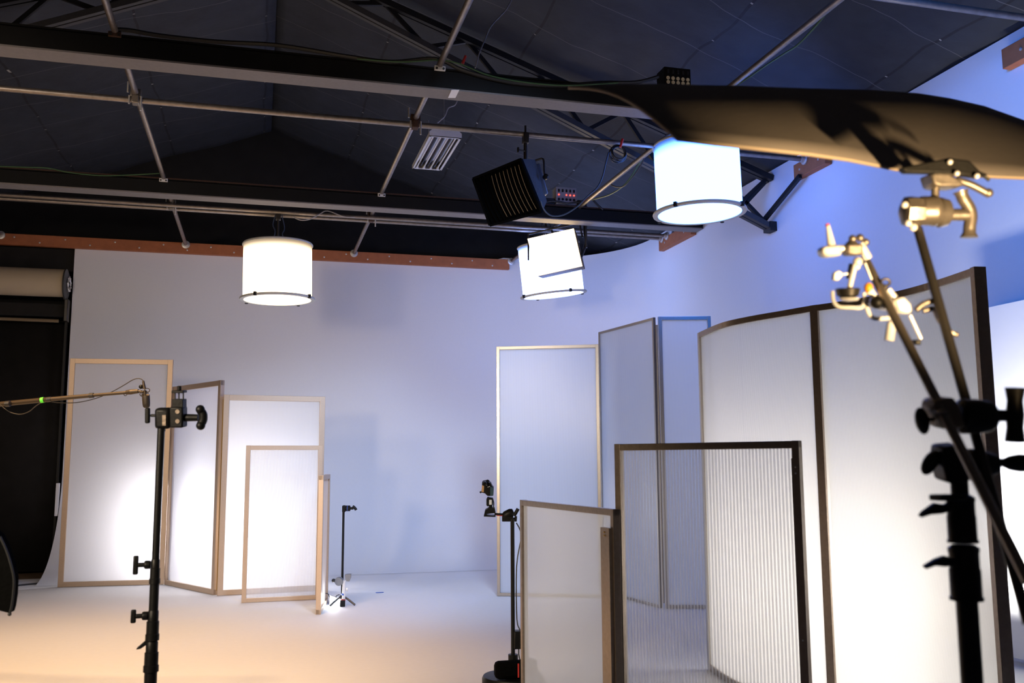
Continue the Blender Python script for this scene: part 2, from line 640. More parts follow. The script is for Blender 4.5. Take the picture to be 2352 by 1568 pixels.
# roof
for sgn, nm, lb in ((1, 'ceiling_right', 'black cloth lined roof slope on the right, tinted blue by the lanterns'), (-1, 'ceiling_left', 'black cloth lined roof slope on the left of the ridge')):
    xe = 5.45 if sgn > 0 else -7.2
    nx_, ny_ = 40, 60
    vs, fs = [], []
    for i in range(nx_ + 1):
        x = 0.03 + (xe - 0.03) * i / nx_
        for j in range(ny_ + 1):
            y = 0.6 + 13.3 * j / ny_
            bay = abs(math.sin(math.pi * y / 1.48)) * 0.05
            vs.append((x, y, RIDGE_Z - SLOPE * abs(x - 0.03) - bay * (0.4 + 0.6 * math.sin(math.pi * i / 8) ** 2) + 0.05))
    for i in range(nx_):
        for j in range(ny_):
            a0 = i * (ny_ + 1) + j
            fs.append((a0, a0 + ny_ + 1, a0 + ny_ + 2, a0 + 1))
    b = MB()
    b.add(vs, fs)
    o = b.build(nm, M_ROOF)
    md = o.modifiers.new('Thickness', 'SOLIDIFY')
    md.thickness = 0.06
    md.offset = 1 if sgn > 0 else -1
    struct(o, lb, 'ceiling')


# ================================================================== ROOF STEEL
def beam(label, y0, y1, zb):
    r = thing('steel_beam', (-0.5, (y0 + y1) / 2, zb), label, 'beam', 'steel beams across the studio')
    r['kind'] = 'thing'
    x0, x1 = -5.0, 5.19
    cx, L = (x0 + x1) / 2, x1 - x0
    yc = (y0 + y1) / 2
    MB().box((cx, yc, zb + 0.0065), (L, y1 - y0, 0.013)).build('bottom_flange', M_FLANGE, r, smooth=False)
    MB().box((cx, yc, zb + 0.085), (L, 0.02, 0.144)).build('web', M_BEAM, r, smooth=False)
    MB().box((cx, yc, zb + 0.1635), (L, y1 - y0, 0.013)).build('top_flange', M_BEAM, r, smooth=False)
    MB().box((cx, y0 + 0.006, zb + 0.08), (L, 0.012, 0.134)).build('side_plate', M_BEAM, r, smooth=False)
    return r


beam('nearer black steel beam with grey underside crossing the upper left', 6.74, 6.93, 4.215)
b2 = beam('farther black steel beam with grey underside above the hanging lanterns', 10.25, 10.44, 4.225)
MB().box((0.1, 10.25, 4.396), (10.1, 0.012, 0.012)).build('rust_strip', M_RUST, b2, smooth=False)

# lattice truss that follows the roof
TY = 8.65
r = thing('roof_truss', (0, TY, 5.5), 'black lattice roof truss that follows the roof slope across the ceiling', 'truss')
r['kind'] = 'thing'


def zt(x):
    return 6.20 - 0.352 * abs(x)


def zb_(x):
    return 6.06 - 0.43 * abs(x)


for sgn in (1, -1):
    xe = 5.19 * sgn
    b = MB()
    for dy in (-0.035, 0.035):
        b.bar((0, TY + dy, zt(0)), (xe, TY + dy, zt(xe)), 0.05, 0.06)
    b.build('top_chord', M_TRUSS, r, smooth=False)
    b = MB()
    for dy in (-0.035, 0.035):
        b.bar((0, TY + dy, zb_(0)), (xe, TY + dy, zb_(xe)), 0.05, 0.055)
    b.build('bottom_chord', M_CHORD, r, smooth=False)
    n = 12
    for k in range(n):
        xa, xb = sgn * (0.25 + 4.9 * k / n), sgn * (0.25 + 4.9 * (k + 1) / n)
        if k % 2 == 0:
            MB().bar((xa, TY, zt(xa)), (xb, TY, zb_(xb)), 0.032, 0.04).build('web_member', M_TRUSS, r, smooth=False)
        else:
            MB().bar((xa, TY, zb_(xa)), (xb, TY, zt(xb)), 0.032, 0.04).build('web_member', M_TRUSS, r, smooth=False)
MB().box((5.16, TY, zb_(5.19) + 0.02), (0.08, 0.14, 0.10)).build('end_plate', M_TRUSS, r, smooth=False)

for p0, p1 in (((1838, 404), (1757, 503)), ((1756, 420), (1702, 478)), ((1700, 452), (1752, 506))):
    MB().bar(PX(*p0, 5.10) if p0[0] > 1800 else PY(*p0, TY), PY(*p1, TY), 0.035, 0.045, (0, 1, 0)).build('web_member', M_TRUSS, r, smooth=False)
# ledger board along the back wall and the bearing blocks on the right wall
r = thing('ledger_board', (0, 13.46, 4.28), 'long reddish wooden ledger board along the top of the white back wall', 'board')
LBD = MB().box((-0.7, 13.455, 4.355), (8.55, 0.075, 0.15)).build('plank', M_WOOD, r, bevel=0.004)
for i in range(22):
    x = -3.2 + i * 0.31
    bz = 4.325 if i % 2 else 4.385
    MB().lathe((x, 13.42, bz), (0, -1, 0), [(0.012, 0), (0.012, 0.006), (0.006, 0.01), (0.0, 0.01)], 8).build('bolt', M_GALV, r)
for (y0, y1, lb) in ((10.45, 11.42, 'short reddish wooden bearing block under the far beam end'), (7.56, 8.10, 'short reddish wooden bearing block where the pipe meets the blue wall'), (4.45, 5.34, 'reddish wooden block high on the blue wall at the frame edge')):
    r = thing('bearing_block', (5.17, (y0 + y1) / 2, 4.2), lb, 'block', 'wooden bearing blocks on the right wall')
    MB().box((5.16, (y0 + y1) / 2, 4.275), (0.075, y1 - y0, 0.15)).build('plank', M_WOOD, r, bevel=0.004)
    for q in (0.2, 0.8):
        MB().lathe((5.125, y0 + (y1 - y0) * q, 4.275), (-1, 0, 0), [(0.012, 0), (0.012, 0.007), (0.0, 0.009)], 8).build('bolt', M_GALV, r)

# ------------------------------------------------------------------ pipes
PR = 0.024
for x, lb in ((-1.05, 'galvanised ceiling pipe crossing both beams left of the roof ridge'), (1.25, 'galvanised ceiling pipe crossing both beams beside the fluorescent fixture'), (3.60, 'galvanised ceiling pipe crossing the beams beside the black dimmer boxes'), (-3.36, 'galvanised pipe end meeting the wooden ledger at the far left')):
    r = thing('ceiling_pipe', (x, 8, 4.40), lb, 'pipe', 'pipes across the beams')
    MB().tube((x, 2.0, 4.40), (x, 13.38, 4.40), PR, n=16).build('tube', M_PIPE, r)
    MB().lathe((x, 13.415, 4.40), (0, -1, 0), [(0.055, 0), (0.055, 0.012), (0.034, 0.016), (0.034, 0.05), (0.0, 0.05)], 14).build('wall_flange', M_GALV, r)
for y, z, lb, x0, x1 in ((7.89, 4.345, 'long galvanised pipe slung under the cross pipes between the beams', -5.0, 5.08), (11.14, 4.345, 'nearer of two parallel galvanised pipes behind the far beam', -5.0, 5.08), (11.30, 4.345, 'farther of two parallel galvanised pipes behind the far beam', -5.0, 5.08), (4.88, 4.345, 'dark pipe crossing the top right corner of the ceiling', 2.2, 5.08)):
    r = thing('grid_pipe', (0, y, z), lb, 'pipe', 'long pipes along the beams')
    MB().tube((x0, y, z), (x1, y, z), PR, n=16).build('tube', M_PIPE, r)
    MB().lathe((5.12, y, z), (-1, 0, 0), [(0.055, 0), (0.055, 0.012), (0.034, 0.016), (0.034, 0.05), (0.0, 0.05)], 14).build('wall_flange', M_GALV, r)

# swivel couplers where pipes cross
for x, y, lb in ((-1.05, 7.89, 'steel pipe coupler on the long pipe left of the ridge'), (1.25, 7.89, 'rusty steel pipe coupler on the long pipe above the fluorescent fixture'), (-1.05, 11.22, 'steel pipe coupler on the parallel pipes left of the left lantern'), (1.25, 11.22, 'steel pipe coupler on the parallel pipes right of the left lantern')):
    r = thing('pipe_coupler', (x, y, 4.37), lb, 'coupler', 'pipe couplers')
    b = MB().box((x, y, 4.40), (0.085, 0.06, 0.07)).box((x, y, 4.345), (0.06, 0.085, 0.07))
    b.build('body', M_STEEL if x < 0 else M_RUST, r, bevel=0.008)
    for s_ in (-1, 1):
        MB().tube((x + 0.045 * s_, y - 0.03, 4.37), (x + 0.045 * s_, y - 0.03, 4.25 if s_ > 0 else 4.30), 0.008).build('bolt', M_GALV, r)
    MB().tube((x - 0.06, y - 0.02, 4.40), (x - 0.06, y - 0.02, 4.49), 0.008).build('bolt', M_GALV, r)
# white beam clamps
for x, y, lb in ((-1.05, 6.72, 'dull beam clamp on the near beam at the upper left'), (1.25, 6.72, 'white beam clamp on the near beam beside the red tag'), (-1.05, 10.235, 'white beam clamp on the far beam left of the ridge'), (1.25, 10.235, 'white beam clamp on the far beam under the fluorescent fixture')):
    r = thing('beam_clamp', (x, y, 4.385), lb, 'clamp', 'beam clamps')
    MB().box((x, y, 4.372), (0.085, 0.022, 0.036)).build('plate', M_WHITEMETAL if (x > 0 or y > 8) else M_RUST, r, bevel=0.003)
    for s_ in (-1, 1):
        MB().lathe((x + s_ * 0.026, y - 0.011, 4.366), (0, -1, 0), [(0.009, 0), (0.009, 0.008), (0.0, 0.009)], 8).build('bolt', M_BLACKMET, r)

# sticker under the near beam, red tag on top of it
a = [PZ(*q, 4.212) for q in ((1037, 206), (1055, 206), (1046, 224), (1029, 224))]
tag(MB().prism(a, (0, 0, -0.003)).build('paper_sticker', M_WHITEPL, smooth=False), 'small white paper sticker under the near beam', 'sticker')
c = PY(1066, 138, 6.76)
b = MB().tube(c + Vector((-0.012, 0, -0.03)), c + Vector((0.012, 0, 0.035)), 0.013, 0.010, 10)
tag(b.build('warning_tag', M_RED), 'small red tag standing on the near beam', 'tag')


# ================================================================== CABLES
def cable(name, label, pts, r, m, smooth=5):
    return tag(MB().path(pts, r, 7, smooth=smooth).build(name, m), label, 'cable')


cable('power_cable', 'thick black cable bundle sagging over the near beam towards the black outlet box', [PY(*q, 6.72) for q in ((262, 68), (300, 70), (370, 82), (500, 96), (640, 104), (800, 130), (900, 142), (1000, 135), (1060, 160), (1130, 180), (1200, 192), (1290, 196), (1380, 190), (1460, 189), (1512, 176))], 0.016, M_RUBBER)
cable('signal_cable', 'thin green and black cable along the top of the near beam', [PY(*q, 6.70) for q in ((820, 135), (920, 142), (1010, 138), (1060, 148), (1120, 172), (1200, 188), (1300, 196), (1420, 190))], 0.006, M_GREEN)
cable('thin_cable', 'thin green cable lying along the far beam at left', [PY(*q, 10.22) for q in ((0, 382), (60, 384), (110, 386), (160, 396), (230, 403), (290, 402), (366, 398))], 0.007, M_GREEN)
cable('roof_cable', 'thin grey cable dropping from the roof beside the red tag', [PY(*q, 7.2) for q in ((1175, 0), (1160, 25), (1128, 60), (1112, 95), (1100, 125), (1092, 156))], 0.006, M_GREYCABLE)
cable('electric_cable', 'short grey cord from the near beam to the fluorescent fixture', [PY(*q, 9.3) for q in ((1050, 232), (1044, 242), (1030, 248), (1022, 266), (1014, 274), (1005, 282))], 0.007, M_GREYCABLE)
cable('hanging_cable', 'blue grey cable looping from the cable coil down to the dark softbox', [PY(*q, 7.75) for q in ((1398, 350), (1390, 380), (1384, 405), (1372, 430), (1350, 450), (1325, 475), (1295, 493), (1270, 496), (1255, 488), (1246, 474), (1243, 462))], 0.007, M_BLUECABLE)
cable('pipe_cable', 'green and yellow cable loosely tied along the pipe beside the dimmer box', [PX(*q, 3.63) for q in ((1490, 350), (1470, 372), (1450, 405), (1428, 430), (1400, 447), (1370, 456), (1345, 462))], 0.008, M_GREEN)
cable('loose_cable', 'black cable hanging slack under the pipe beside the dimmer box', [PX(*q, 3.61) for q in ((1484, 352), (1472, 380), (1452, 408), (1432, 428), (1412, 428), (1396, 418))], 0.007, M_RUBBER)
cable('roof_pipe_cable', 'green and black cable sagging beneath the upper right ceiling pipe', [PX(*q, 3.66) for q in ((1912, 8), (1890, 40), (1860, 75), (1830, 105), (1800, 124), (1760, 150), (1720, 178), (1690, 196))], 0.008, M_GREEN)
cable('floor_cable', 'thin black cable lying on the floor at the far left', [Vector((q.x, q.y, 0.008)) for q in [PZ(*p, 0.0) for p in ((0, 1352), (30, 1347), (80, 1342), (128, 1340))]], 0.012, M_RUBBER)
cable('electric_cable', 'thin white cord draped on the parallel pipes right of the left lantern', [PY(*q, 11.1) for q in ((672, 497), (690, 505), (712, 503), (733, 492), (752, 484), (790, 497), (815, 498))], 0.007, M_GREYCABLE)
cable('dimmer_cable', 'black cable draped from the dimmer box along the far beam', [PY(*q, 10.2) for q in ((1245, 470), (1262, 462), (1285, 463), (1305, 467), (1335, 462), (1355, 455), (1372, 470), (1385, 482))], 0.012, M_RUBBER)

# cable coil
c = PY(1420, 352, 7.84)
b = MB()
for k in range(6):
    rr = 0.068 + 0.012 * random.random()
    cc = c + Vector((0.01 * random.uniform(-1, 1), 0.012 * k - 0.03, 0.012 * random.uniform(-1, 1)))
    b.path([cc + Vector((rr * math.cos(t * math.pi / 8), 0.02 * math.sin(t * math.pi / 8 + k), rr * math.sin(t * math.pi / 8))) for t in range(16)], 0.006, 6, True, smooth=2)
r = thing('cable_coil', c, 'black cable coil tied to the long pipe left of the right lantern', 'cable coil')
b.build('loops', M_RUBBER, r)
MB().tube(c + Vector((0.01, -0.03, 0.05)), c + Vector((0.035, -0.03, 0.13)), 0.012).build('tie', M_RED, r)


# ================================================================== FLUORESCENT FIXTURE
x0, x1, y0, y1, z = 1.735, 2.10, 9.93, 11.17, 5.0
r = thing('fluorescent_fixture', ((x0 + x1) / 2, (y0 + y1) / 2, z), 'unlit white four tube fluorescent fixture hanging under the roof', 'light fixture')
prof = [(x0, z), (x0, z + 0.05), (x0 + 0.07, z + 0.11), (x1 - 0.07, z + 0.11), (x1, z + 0.05), (x1, z)]
for yy in (y0, y1 - 0.02):
    MB().prism([(p[0], yy, p[1]) for p in prof], (0, 0.02, 0)).build('end_plate', M_WHITEMETAL, r, smooth=False)
b = MB()
for i in range(len(prof) - 1):
    p, q = prof[i], prof[i + 1]
    b.prism([(p[0], y0 + .02, p[1]), (q[0], y0 + .02, q[1]), (q[0] * .98 + .02 * 1.92, y0 + .02, q[1] - .004), (p[0] * .98 + .02 * 1.92, y0 + .02, p[1] - .004)], (0, y1 - y0 - 0.04, 0))
b.build('housing', M_WHITEMETAL, r, smooth=False)
b = MB()
for s_ in (x0 + 0.012, x1 - 0.012):
    b.box((s_, (y0 + y1) / 2, z + 0.004), (0.024, y1 - y0, 0.008))
for s_ in (y0 + 0.02, y1 - 0.02):
    b.box(((x0 + x1) / 2, s_, z + 0.004), (x1 - x0, 0.04, 0.008))
b.build('rim', M_WHITEMETAL, r, smooth=False)
for k in range(4):
    cx = x0 + 0.055 + k * (x1 - x0 - 0.11) / 3
    MB().tube((cx, y0 + 0.05, z + 0.02), (cx, y1 - 0.05, z + 0.02), 0.009, n=10).build('lamp_tube', M_TUBE, r)
    MB().prism([(cx - 0.042, y0 + .03, z + 0.012), (cx - 0.02, y0 + .03, z + 0.06), (cx + 0.02, y0 + .03, z + 0.06), (cx + 0.042, y0 + .03, z + 0.012), (cx + 0.024, y0 + .03, z + 0.066), (cx - 0.024, y0 + .03, z + 0.066)], (0, y1 - y0 - 0.06, 0)).build('reflector', M_MIRROR, r, smooth=False)
    MB().box((cx, y1 - 0.05, z + 0.018), (0.03, 0.03, 0.03)).build('socket', M_WHITEPL, r, bevel=0.004)
for yy in (y0 + 0.12, y1 - 0.12):
    MB().tube((1.92, yy, z + 0.1), (1.92, yy, 5.6), 0.003, n=6).build('suspension_wire', M_GALV, r)


# ================================================================== DRUM LANTERNS
def lantern(loc, label, color, strength, dim, tilt=(0, 0, 0), hang=0.9, spin=0.4):
    r = thing('drum_lantern', loc, label, 'lantern', 'glowing drum lanterns', local=True)
    r.rotation_euler = tilt
    R, H = 0.395, 0.62
    me = emit('lantern_glow', color, strength, (H * 0.80, H * 1.0, dim))
    n = 56
    b = MB()
    vs, fs = [], []
    for rad, sgn in ((R, 1), (R - 0.006, -1)):
        for z in (0.0, 0.25 * H, 0.5 * H, 0.75 * H, 0.87 * H, H):
            for k in range(n):
                vs.append((rad * math.cos(2 * math.pi * k / n), rad * math.sin(2 * math.pi * k / n), z))
    for s_ in range(2):
        for i in range(5):
            for k in range(n):
                k2 = (k + 1) % n
                o = s_ * 6 * n
                q = (o + i * n + k, o + i * n + k2, o + (i + 1) * n + k2, o + (i + 1) * n + k)
                fs.append(q if s_ == 0 else tuple(reversed(q)))
    b.add(vs, fs)
    b.build('shade', me, r)
    md = emit('lantern_diffuser_glow', color, strength)
    MB().lathe((0, 0, -0.02), (0, 0, -1), [(0.0, 0), (R - 0.01, 0.0), (R - 0.01, 0.006), (R * 0.6, 0.014), (0.0, 0.018)], n).build('diffuser', md, r)
    M_RING = mat('lantern_ring', (0.55, 0.55, 0.53), 0.5)
    MB().lathe((0, 0, -0.03), (0, 0, 1), [(R - 0.008, 0), (R + 0.036, 0.0), (R + 0.040, 0.012), (R + 0.036, 0.024), (R + 0.003, 0.026), (R - 0.008, 0)], n, caps=False).build('bottom_ring', M_RING, r)
    MB().lathe((0, 0, H), (0, 0, 1), [(R - 0.01, 0), (R + 0.012, 0.0), (R + 0.014, 0.012), (R + 0.006, 0.024), (R - 0.01, 0.022), (R - 0.01, 0)], n, caps=False).build('top_ring', M_RING, r)
    for k in range(4):
        a = spin + math.pi / 2 * k
        c = Vector(((R + 0.04) * math.cos(a), (R + 0.04) * math.sin(a), -0.016))
        MB().box(c, (0.035, 0.03, 0.045), Matrix.Rotation(a, 3, 'Z')).build('clip', M_BLACK, r, bevel=0.006)
    cap = MB().lathe((0, 0, H - 0.03), (0, 0, 1), [(0.0, 0), (0.30, 0), (0.30, 0.012), (0.12, 0.05), (0.0, 0.05)], 24).build('top_plate', M_BLACK, r)
    b = MB().box((0, 0, H + 0.09), (0.20, 0.05, 0.025)).box((-0.10, 0, H + 0.05), (0.02, 0.05, 0.10)).box((0.10, 0, H + 0.05), (0.02, 0.05, 0.10))
    b.build('yoke', M_BLACKMET, r, bevel=0.004)
    MB().tube((0, 0, H + 0.09), (0, 0, H + hang), 0.014, n=10).build('hanger_rod', M_BLACKMET, r)
    b = MB()
    b.path([(-0.03, 0, H + hang), (-0.06, 0.02, H + hang * 0.7), (-0.035, -0.02, H + hang * 0.45), (-0.06, 0, H + 0.06)], 0.007, 6)
    b.path([(0.04, 0, H + hang), (0.075, 0.02, H + hang * 0.6), (0.05, -0.02, H + hang * 0.35), (0.12, 0, H + 0.03)], 0.006, 6)
    b.build('hanging_cord', M_BLUECABLE, r)
    MB().box((0, 0, H + hang - 0.02), (0.06, 0.07, 0.09)).build('pipe_hook', M_BLACKMET, r, bevel=0.008)
    return r


lantern((0.165, 11.22, 3.33), 'warm glowing drum lantern hanging left of centre from the parallel pipes', (1.0, 0.75, 0.5), 3.8, 0.42, (0.0, math.radians(-1.0), 0), 0.38, 0.95)
lantern((3.64, 11.45, 3.57), 'cool white drum lantern tilted behind the bright lamp panel', (0.29, 0.42, 1.0), 12.5, 0.8, (math.radians(3), math.radians(-7), 0), 0.36, 0.2)
lantern((3.92, 7.80, 3.72), 'largest blue white drum lantern partly covered by the black board', (0.10, 0.255, 1.0), 9.8, 0.75, (0.0, math.radians(-1.5), 0), 0.2, 0.6)


# ================================================================== BRIGHT LAMP PANEL
TL, TR, BR_, BL = PY(1211, 548, 10.80), PY(1318, 524, 10.48), PY(1338, 611, 10.40), PY(1234, 634, 10.72)
nrm = (TR - TL).cross(BL - TL).normalized()
if nrm.y > 0:
    nrm = -nrm
back = -nrm
ctr = (TL + TR + BR_ + BL) / 4
r = thing('panel_light', ctr, 'blazing rectangular warm lamp panel hanging in front of the tilted drum lantern', 'lamp')
dep = 0.20


def shrink(p, k):
    return ctr + (p - ctr) * k


fr = [shrink(p, 0.985) + nrm * 0.004 for p in (TL, TR, BR_, BL)]
MB().hexa(fr, [p + back * 0.012 for p in fr]).build('lit_face', emit('warm_panel_glow', (1.0, 0.74, 0.42), 8.0), r, smooth=False)
bk = [shrink(p, 0.95) + back * dep for p in (TL, TR, BR_, BL)]
b = MB().hexa([p + back * 0.01 for p in (TL, TR, BR_, BL)], bk)
b.build('housing', mat('nylon_painted_glow', (0.12, 0.075, 0.04), 0.6, 0, 0.3, 40, 0.2), r, smooth=False)  # brown of lamp light leaking through the fabric, put into the housing colour
hp = PY(1304, 488, 10.62)
MB().box(ctr + back * (dep + 0.05), (0.28, 0.10, 0.22)).build('ballast', M_BLACK, r, bevel=0.02)
MB().tube(ctr + back * (dep + 0.04) + Vector((0, 0, 0.05)), (ctr.x + 0.12, 11.12, 4.33), 0.015).build('hanger_rod', M_BLACKMET, r)
b = MB()
for s_ in (-1, 1):
    q = ctr + (TR - TL).normalized() * (0.37 * s_) + back * 0.1
    b.tube(q, q + Vector((0, 0, 0.33)), 0.011)
b.tube(ctr + (TR - TL).normalized() * 0.37 + back * 0.1 + Vector((0, 0, .33)), ctr - (TR - TL).normalized() * 0.37 + back * 0.1 + Vector((0, 0, .33)), 0.011)
b.build('yoke', M_BLACKMET, r)
b = MB().path([PY(1330, 600, 10.5), PY(1345, 560, 10.55), PY(1343, 520, 10.6), PY(1350, 480, 10.65), PY(1325, 470, 10.6)], 0.02, 8)
b.path([PY(1338, 545, 10.6), PY(1330, 500, 10.6), PY(1340, 480, 10.6), PY(1335, 462, 10.6)], 0.012, 8)
tag(b.build('lamp_cable', M_RUBBER), 'thick dark cable hanging beside the bright lamp panel', 'cable')

# ================================================================== DARK SOFTBOX WITH GRID
TL, TR, BR_, BL = PY(1086, 410, 8.05), PY(1194, 366, 7.72), PY(1243, 487, 7.80), PY(1125, 518, 8.12)
ctr = (TL + TR + BR_ + BL) / 4
nrm = (TR - TL).cross(BL - TL).normalized()
if nrm.y > 0:
    nrm = -nrm
back = -nrm
r = thing('softbox', ctr, 'unlit black softbox with a slatted fabric grid hanging from the long pipe', 'softbox')
mid = [shrink(p, 1.0) + back * 0.035 for p in (TL, TR, BR_, BL)]
rear = [PY(1122, 400, 8.32), PY(1229, 366, 8.08), PY(1256, 462, 8.14), PY(1150, 500, 8.40)]
b = MB().hexa(mid, rear)
b.build('shell', M_FABRIC2, r, smooth=False)
MB().hexa([p + back * 0.031 for p in (TL, TR, BR_, BL)], [p + back * 0.034 for p in (TL, TR, BR_, BL)]).build('liner', M_FABRIC, r, smooth=False)
b = MB()
for p, q in ((TL, TR), (TR, BR_), (BR_, BL), (BL, TL)):
    b.bar(p + back * 0.02, q + back * 0.02, 0.02, 0.05, nrm)
b.build('rim', M_FABRIC, r, smooth=False)
for k in range(12):
    t = (k + 0.6) / 12.4
    b = MB()
    for j in range(6):
        s0, s1 = j / 6, (j + 1) / 6

        def pt(s_, off=0.0):
            q = (TL * (1 - t) + TR * t) * (1 - s_) + (BL * (1 - t) + BR_ * t) * s_
            return q + (TR - TL) * (0.05 * (s_ - 0.5) ** 2 * 4 - 0.03) + back * off
        b.hexa([pt(s0), pt(s1), pt(s1, 0.03), pt(s0, 0.03)], [pt(s0) + (TR - TL) * 0.006, pt(s1) + (TR - TL) * 0.006, pt(s1, .03) + (TR - TL) * 0.006, pt(s0, .03) + (TR - TL) * 0.006])
    sl = b.build('slat', M_FABRIC, r, smooth=False)
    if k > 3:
        MB().path([pt(0.08 + 0.84 * j / 6) - back * 0.004 for j in range(7)], 0.0018, 5, smooth=0).build('painted_glint', M_SLAT_GLINT, sl)
hd = ctr + back * 0.30 + Vector((0.02, 0, 0.0))
u = (TR - TL).normalized()
v = (TL - BL).normalized()
rot = Matrix((u, back, v)).transposed()
MB().prism([PY(x, y, 8.10) for x, y in ((1224, 378), (1240, 374), (1250, 410), (1260, 444), (1249, 449), (1240, 430))], (0.0, 0.22, 0.0)).build('lamp_head', mat('blue_grey_lamp_head', (0.10, 0.13, 0.18), 0.4, 0.3), r, bevel=0.01)
MB().lathe(PY(1252, 407, 8.06), (0, -1, 0), [(0.026, 0), (0.026, 0.03), (0.012, 0.045), (0.0, 0.045)], 14).build('tilt_knob', M_BLACK, r)
MB().path([PY(1224, 371, 8.1), PY(1244, 364, 8.08), PY(1249, 370, 8.06), PY(1250, 390, 8.06), PY(1252, 408, 8.06)], 0.010, 8, smooth=2).build('yoke', M_BLACKMET, r)
hx = PY(1207, 318, 7.89)
b = MB().tube(PY(1207, 372, 7.9), hx + Vector((0, 0, 0.04)), 0.018).tube(hx + Vector((0, 0, .03)), hx + Vector((0, 0, 0.12)), 0.010)
b.build('hanger_rod', M_BLACKMET, r)
b = MB().box(hx, (0.05, 0.075, 0.10)).tube(hx + Vector((0, 0, -0.12)), hx + Vector((-0.07, -0.02, -0.12)), 0.007)
b.box(hx + Vector((-0.075, -0.02, -0.12)), (0.02, 0.02, 0.05))
b.build('pipe_clamp', M_BLACKMET, r, bevel=0.006)

# ================================================================== DIMMER BOX AND OUTLET BOX
r = thing('dimmer_box', (3.44, 10.32, 4.41), 'grey dimmer box with a row of red indicator lights on the far beam', 'dimmer box')
MB().box((3.44, 10.34, 4.525), (0.26, 0.14, 0.21)).build('case', mat('grey_box_enamel', (0.30, 0.30, 0.32), 0.5, 0.2), r, bevel=0.006)
for k in range(5):
    x = 3.345 + k * 0.047
    MB().box((x, 10.267, 4.585), (0.020, 0.012, 0.034)).build('breaker', M_BLACK, r, bevel=0.002)
    if k != 1:
        MB().ball((x, 10.268, 4.535), 0.010, 8).build('indicator', M_LED_RED, r)
    MB().lathe((x, 10.272, 4.48), (0, -1, 0), [(0.016, 0), (0.016, 0.006), (0, 0.008)], 10).build('socket', M_BLACK, r)
for s_ in (-1, 1):
    MB().box((3.44 + 0.2 * s_, 10.33, 4.45), (0.12, 0.10, 0.08)).build('plug_bank', M_RUBBER, r, bevel=0.01)
r = thing('outlet_box', (3.24, 6.80, 4.39), 'black outlet box with rows of ivory sockets on the near beam', 'outlet box')
MB().box((3.235, 6.83, 4.50), (0.235, 0.16, 0.21)).build('case', M_BLACK, r, bevel=0.006)
for k in range(5):
    x = 3.148 + k * 0.044
    for zz in (4.51, 4.475, 4.43):
        MB().lathe((x, 6.752, zz), (0, -1, 0), [(0.016, 0), (0.016, 0.005), (0.012, 0.007), (0, 0.004)], 12).build('socket', M_IVORY, r)
    MB().box((x, 6.747, 4.565), (0.016, 0.012, 0.03)).build('breaker', M_RUBBER, r)

# ================================================================== BACKDROP AT THE LEFT
r = thing('backdrop_roll', (-3.6, 13.32, 3.78), 'tan paper backdrop roll hung high on the black wall', 'backdrop roll')
MB().lathe((-6.0, 13.36, 3.78), (1, 0, 0), [(0.185, 0), (0.185, 3.46), (0.04, 3.46), (0.04, 3.48)], 40).build('paper', M_PAPER_T, r)
MB().lathe((-2.54, 13.36, 3.76), (1, 0, 0), [(0.02, 0), (0.205, 0), (0.21, 0.02), (0.17, 0.035), (0.02, 0.035)], 28, scale=(1, 1)).build('end_disc', M_FABRIC2, r)
MB().box((-2.51, 13.40, 3.42), (0.05, 0.14, 0.30)).build('bracket', M_BLACKMET, r, bevel=0.01)
b = MB()
for k in range(9):
    a = 2 * math.pi * k / 9
    b.path([(-2.50, 13.36 + 0.07 * math.cos(a), 3.77 + 0.07 * math.sin(a)), (-2.485, 13.36 + 0.1 * math.cos(a + .4), 3.77 + 0.1 * math.sin(a + .4))], 0.012, 6)
b.path([(-2.49, 13.36 + 0.085 * math.cos(t * .524), 3.77 + 0.085 * math.sin(t * .524)) for t in range(12)], 0.012, 6, True, smooth=2)
b.build('pull_chain', M_GALV, r)
r = thing('black_backdrop', (-4.2, 13.55, 0.02), 'black backdrop sheet hanging from a batten at the far left', 'backdrop')
vs, fs = [], []
for i in range(31):
    x = -6.0 + 3.47 * i / 30
    for j in range(2):
        vs.append((x, 13.62 + 0.02 * math.sin(i * 0.9), (3.30, 0.03)[j]))
fs = [(2 * i, 2 * i + 1, 2 * i + 3, 2 * i + 2) for i in range(30)]
b = MB()
b.add(vs, fs)
o = b.build('sheet', M_PAPER_K, r)
md = o.modifiers.new('Thickness', 'SOLIDIFY')
md.thickness = 0.006
MB().box((-4.25, 13.42, 3.42), (3.5, 0.10, 0.17)).build('batten', M_PAPER_K, r, bevel=0.01)
MB().tube((-6.0, 13.40, 3.31), (-2.6, 13.40, 3.28), 0.022).build('bottom_bar', mat('tan_card_core', (0.22, 0.16, 0.09), 0.8), r)
b = MB()
b.box((-2.52, 13.47, 1.75), (0.035, 0.05, 3.3))
b.build('side_rail', M_BLACK, r, bevel=0.004)
MB().box((-2.50, 13.42, 0.95), (0.04, 0.06, 0.42)).build('rail_cover', M_WHITEMETAL, r, bevel=0.004)
b = MB().box((-3.4, 13.60, 4.13), (1.85, 0.10, 0.30))
tag(b.build('wall_valance', M_PAPER_K, smooth=False), 'black valance cloth under the ledger board above the tan roll', 'valance')


# ================================================================== SCREENS
def subdiv(pts, n):
    out = []
    for (a, c) in zip(pts[:-1], pts[1:]):
        for k in range(n):
            out.append((a[0] + (c[0] - a[0]) * k / n, a[1] + (c[1] - a[1]) * k / n))
    out.append(pts[-1])
    return out


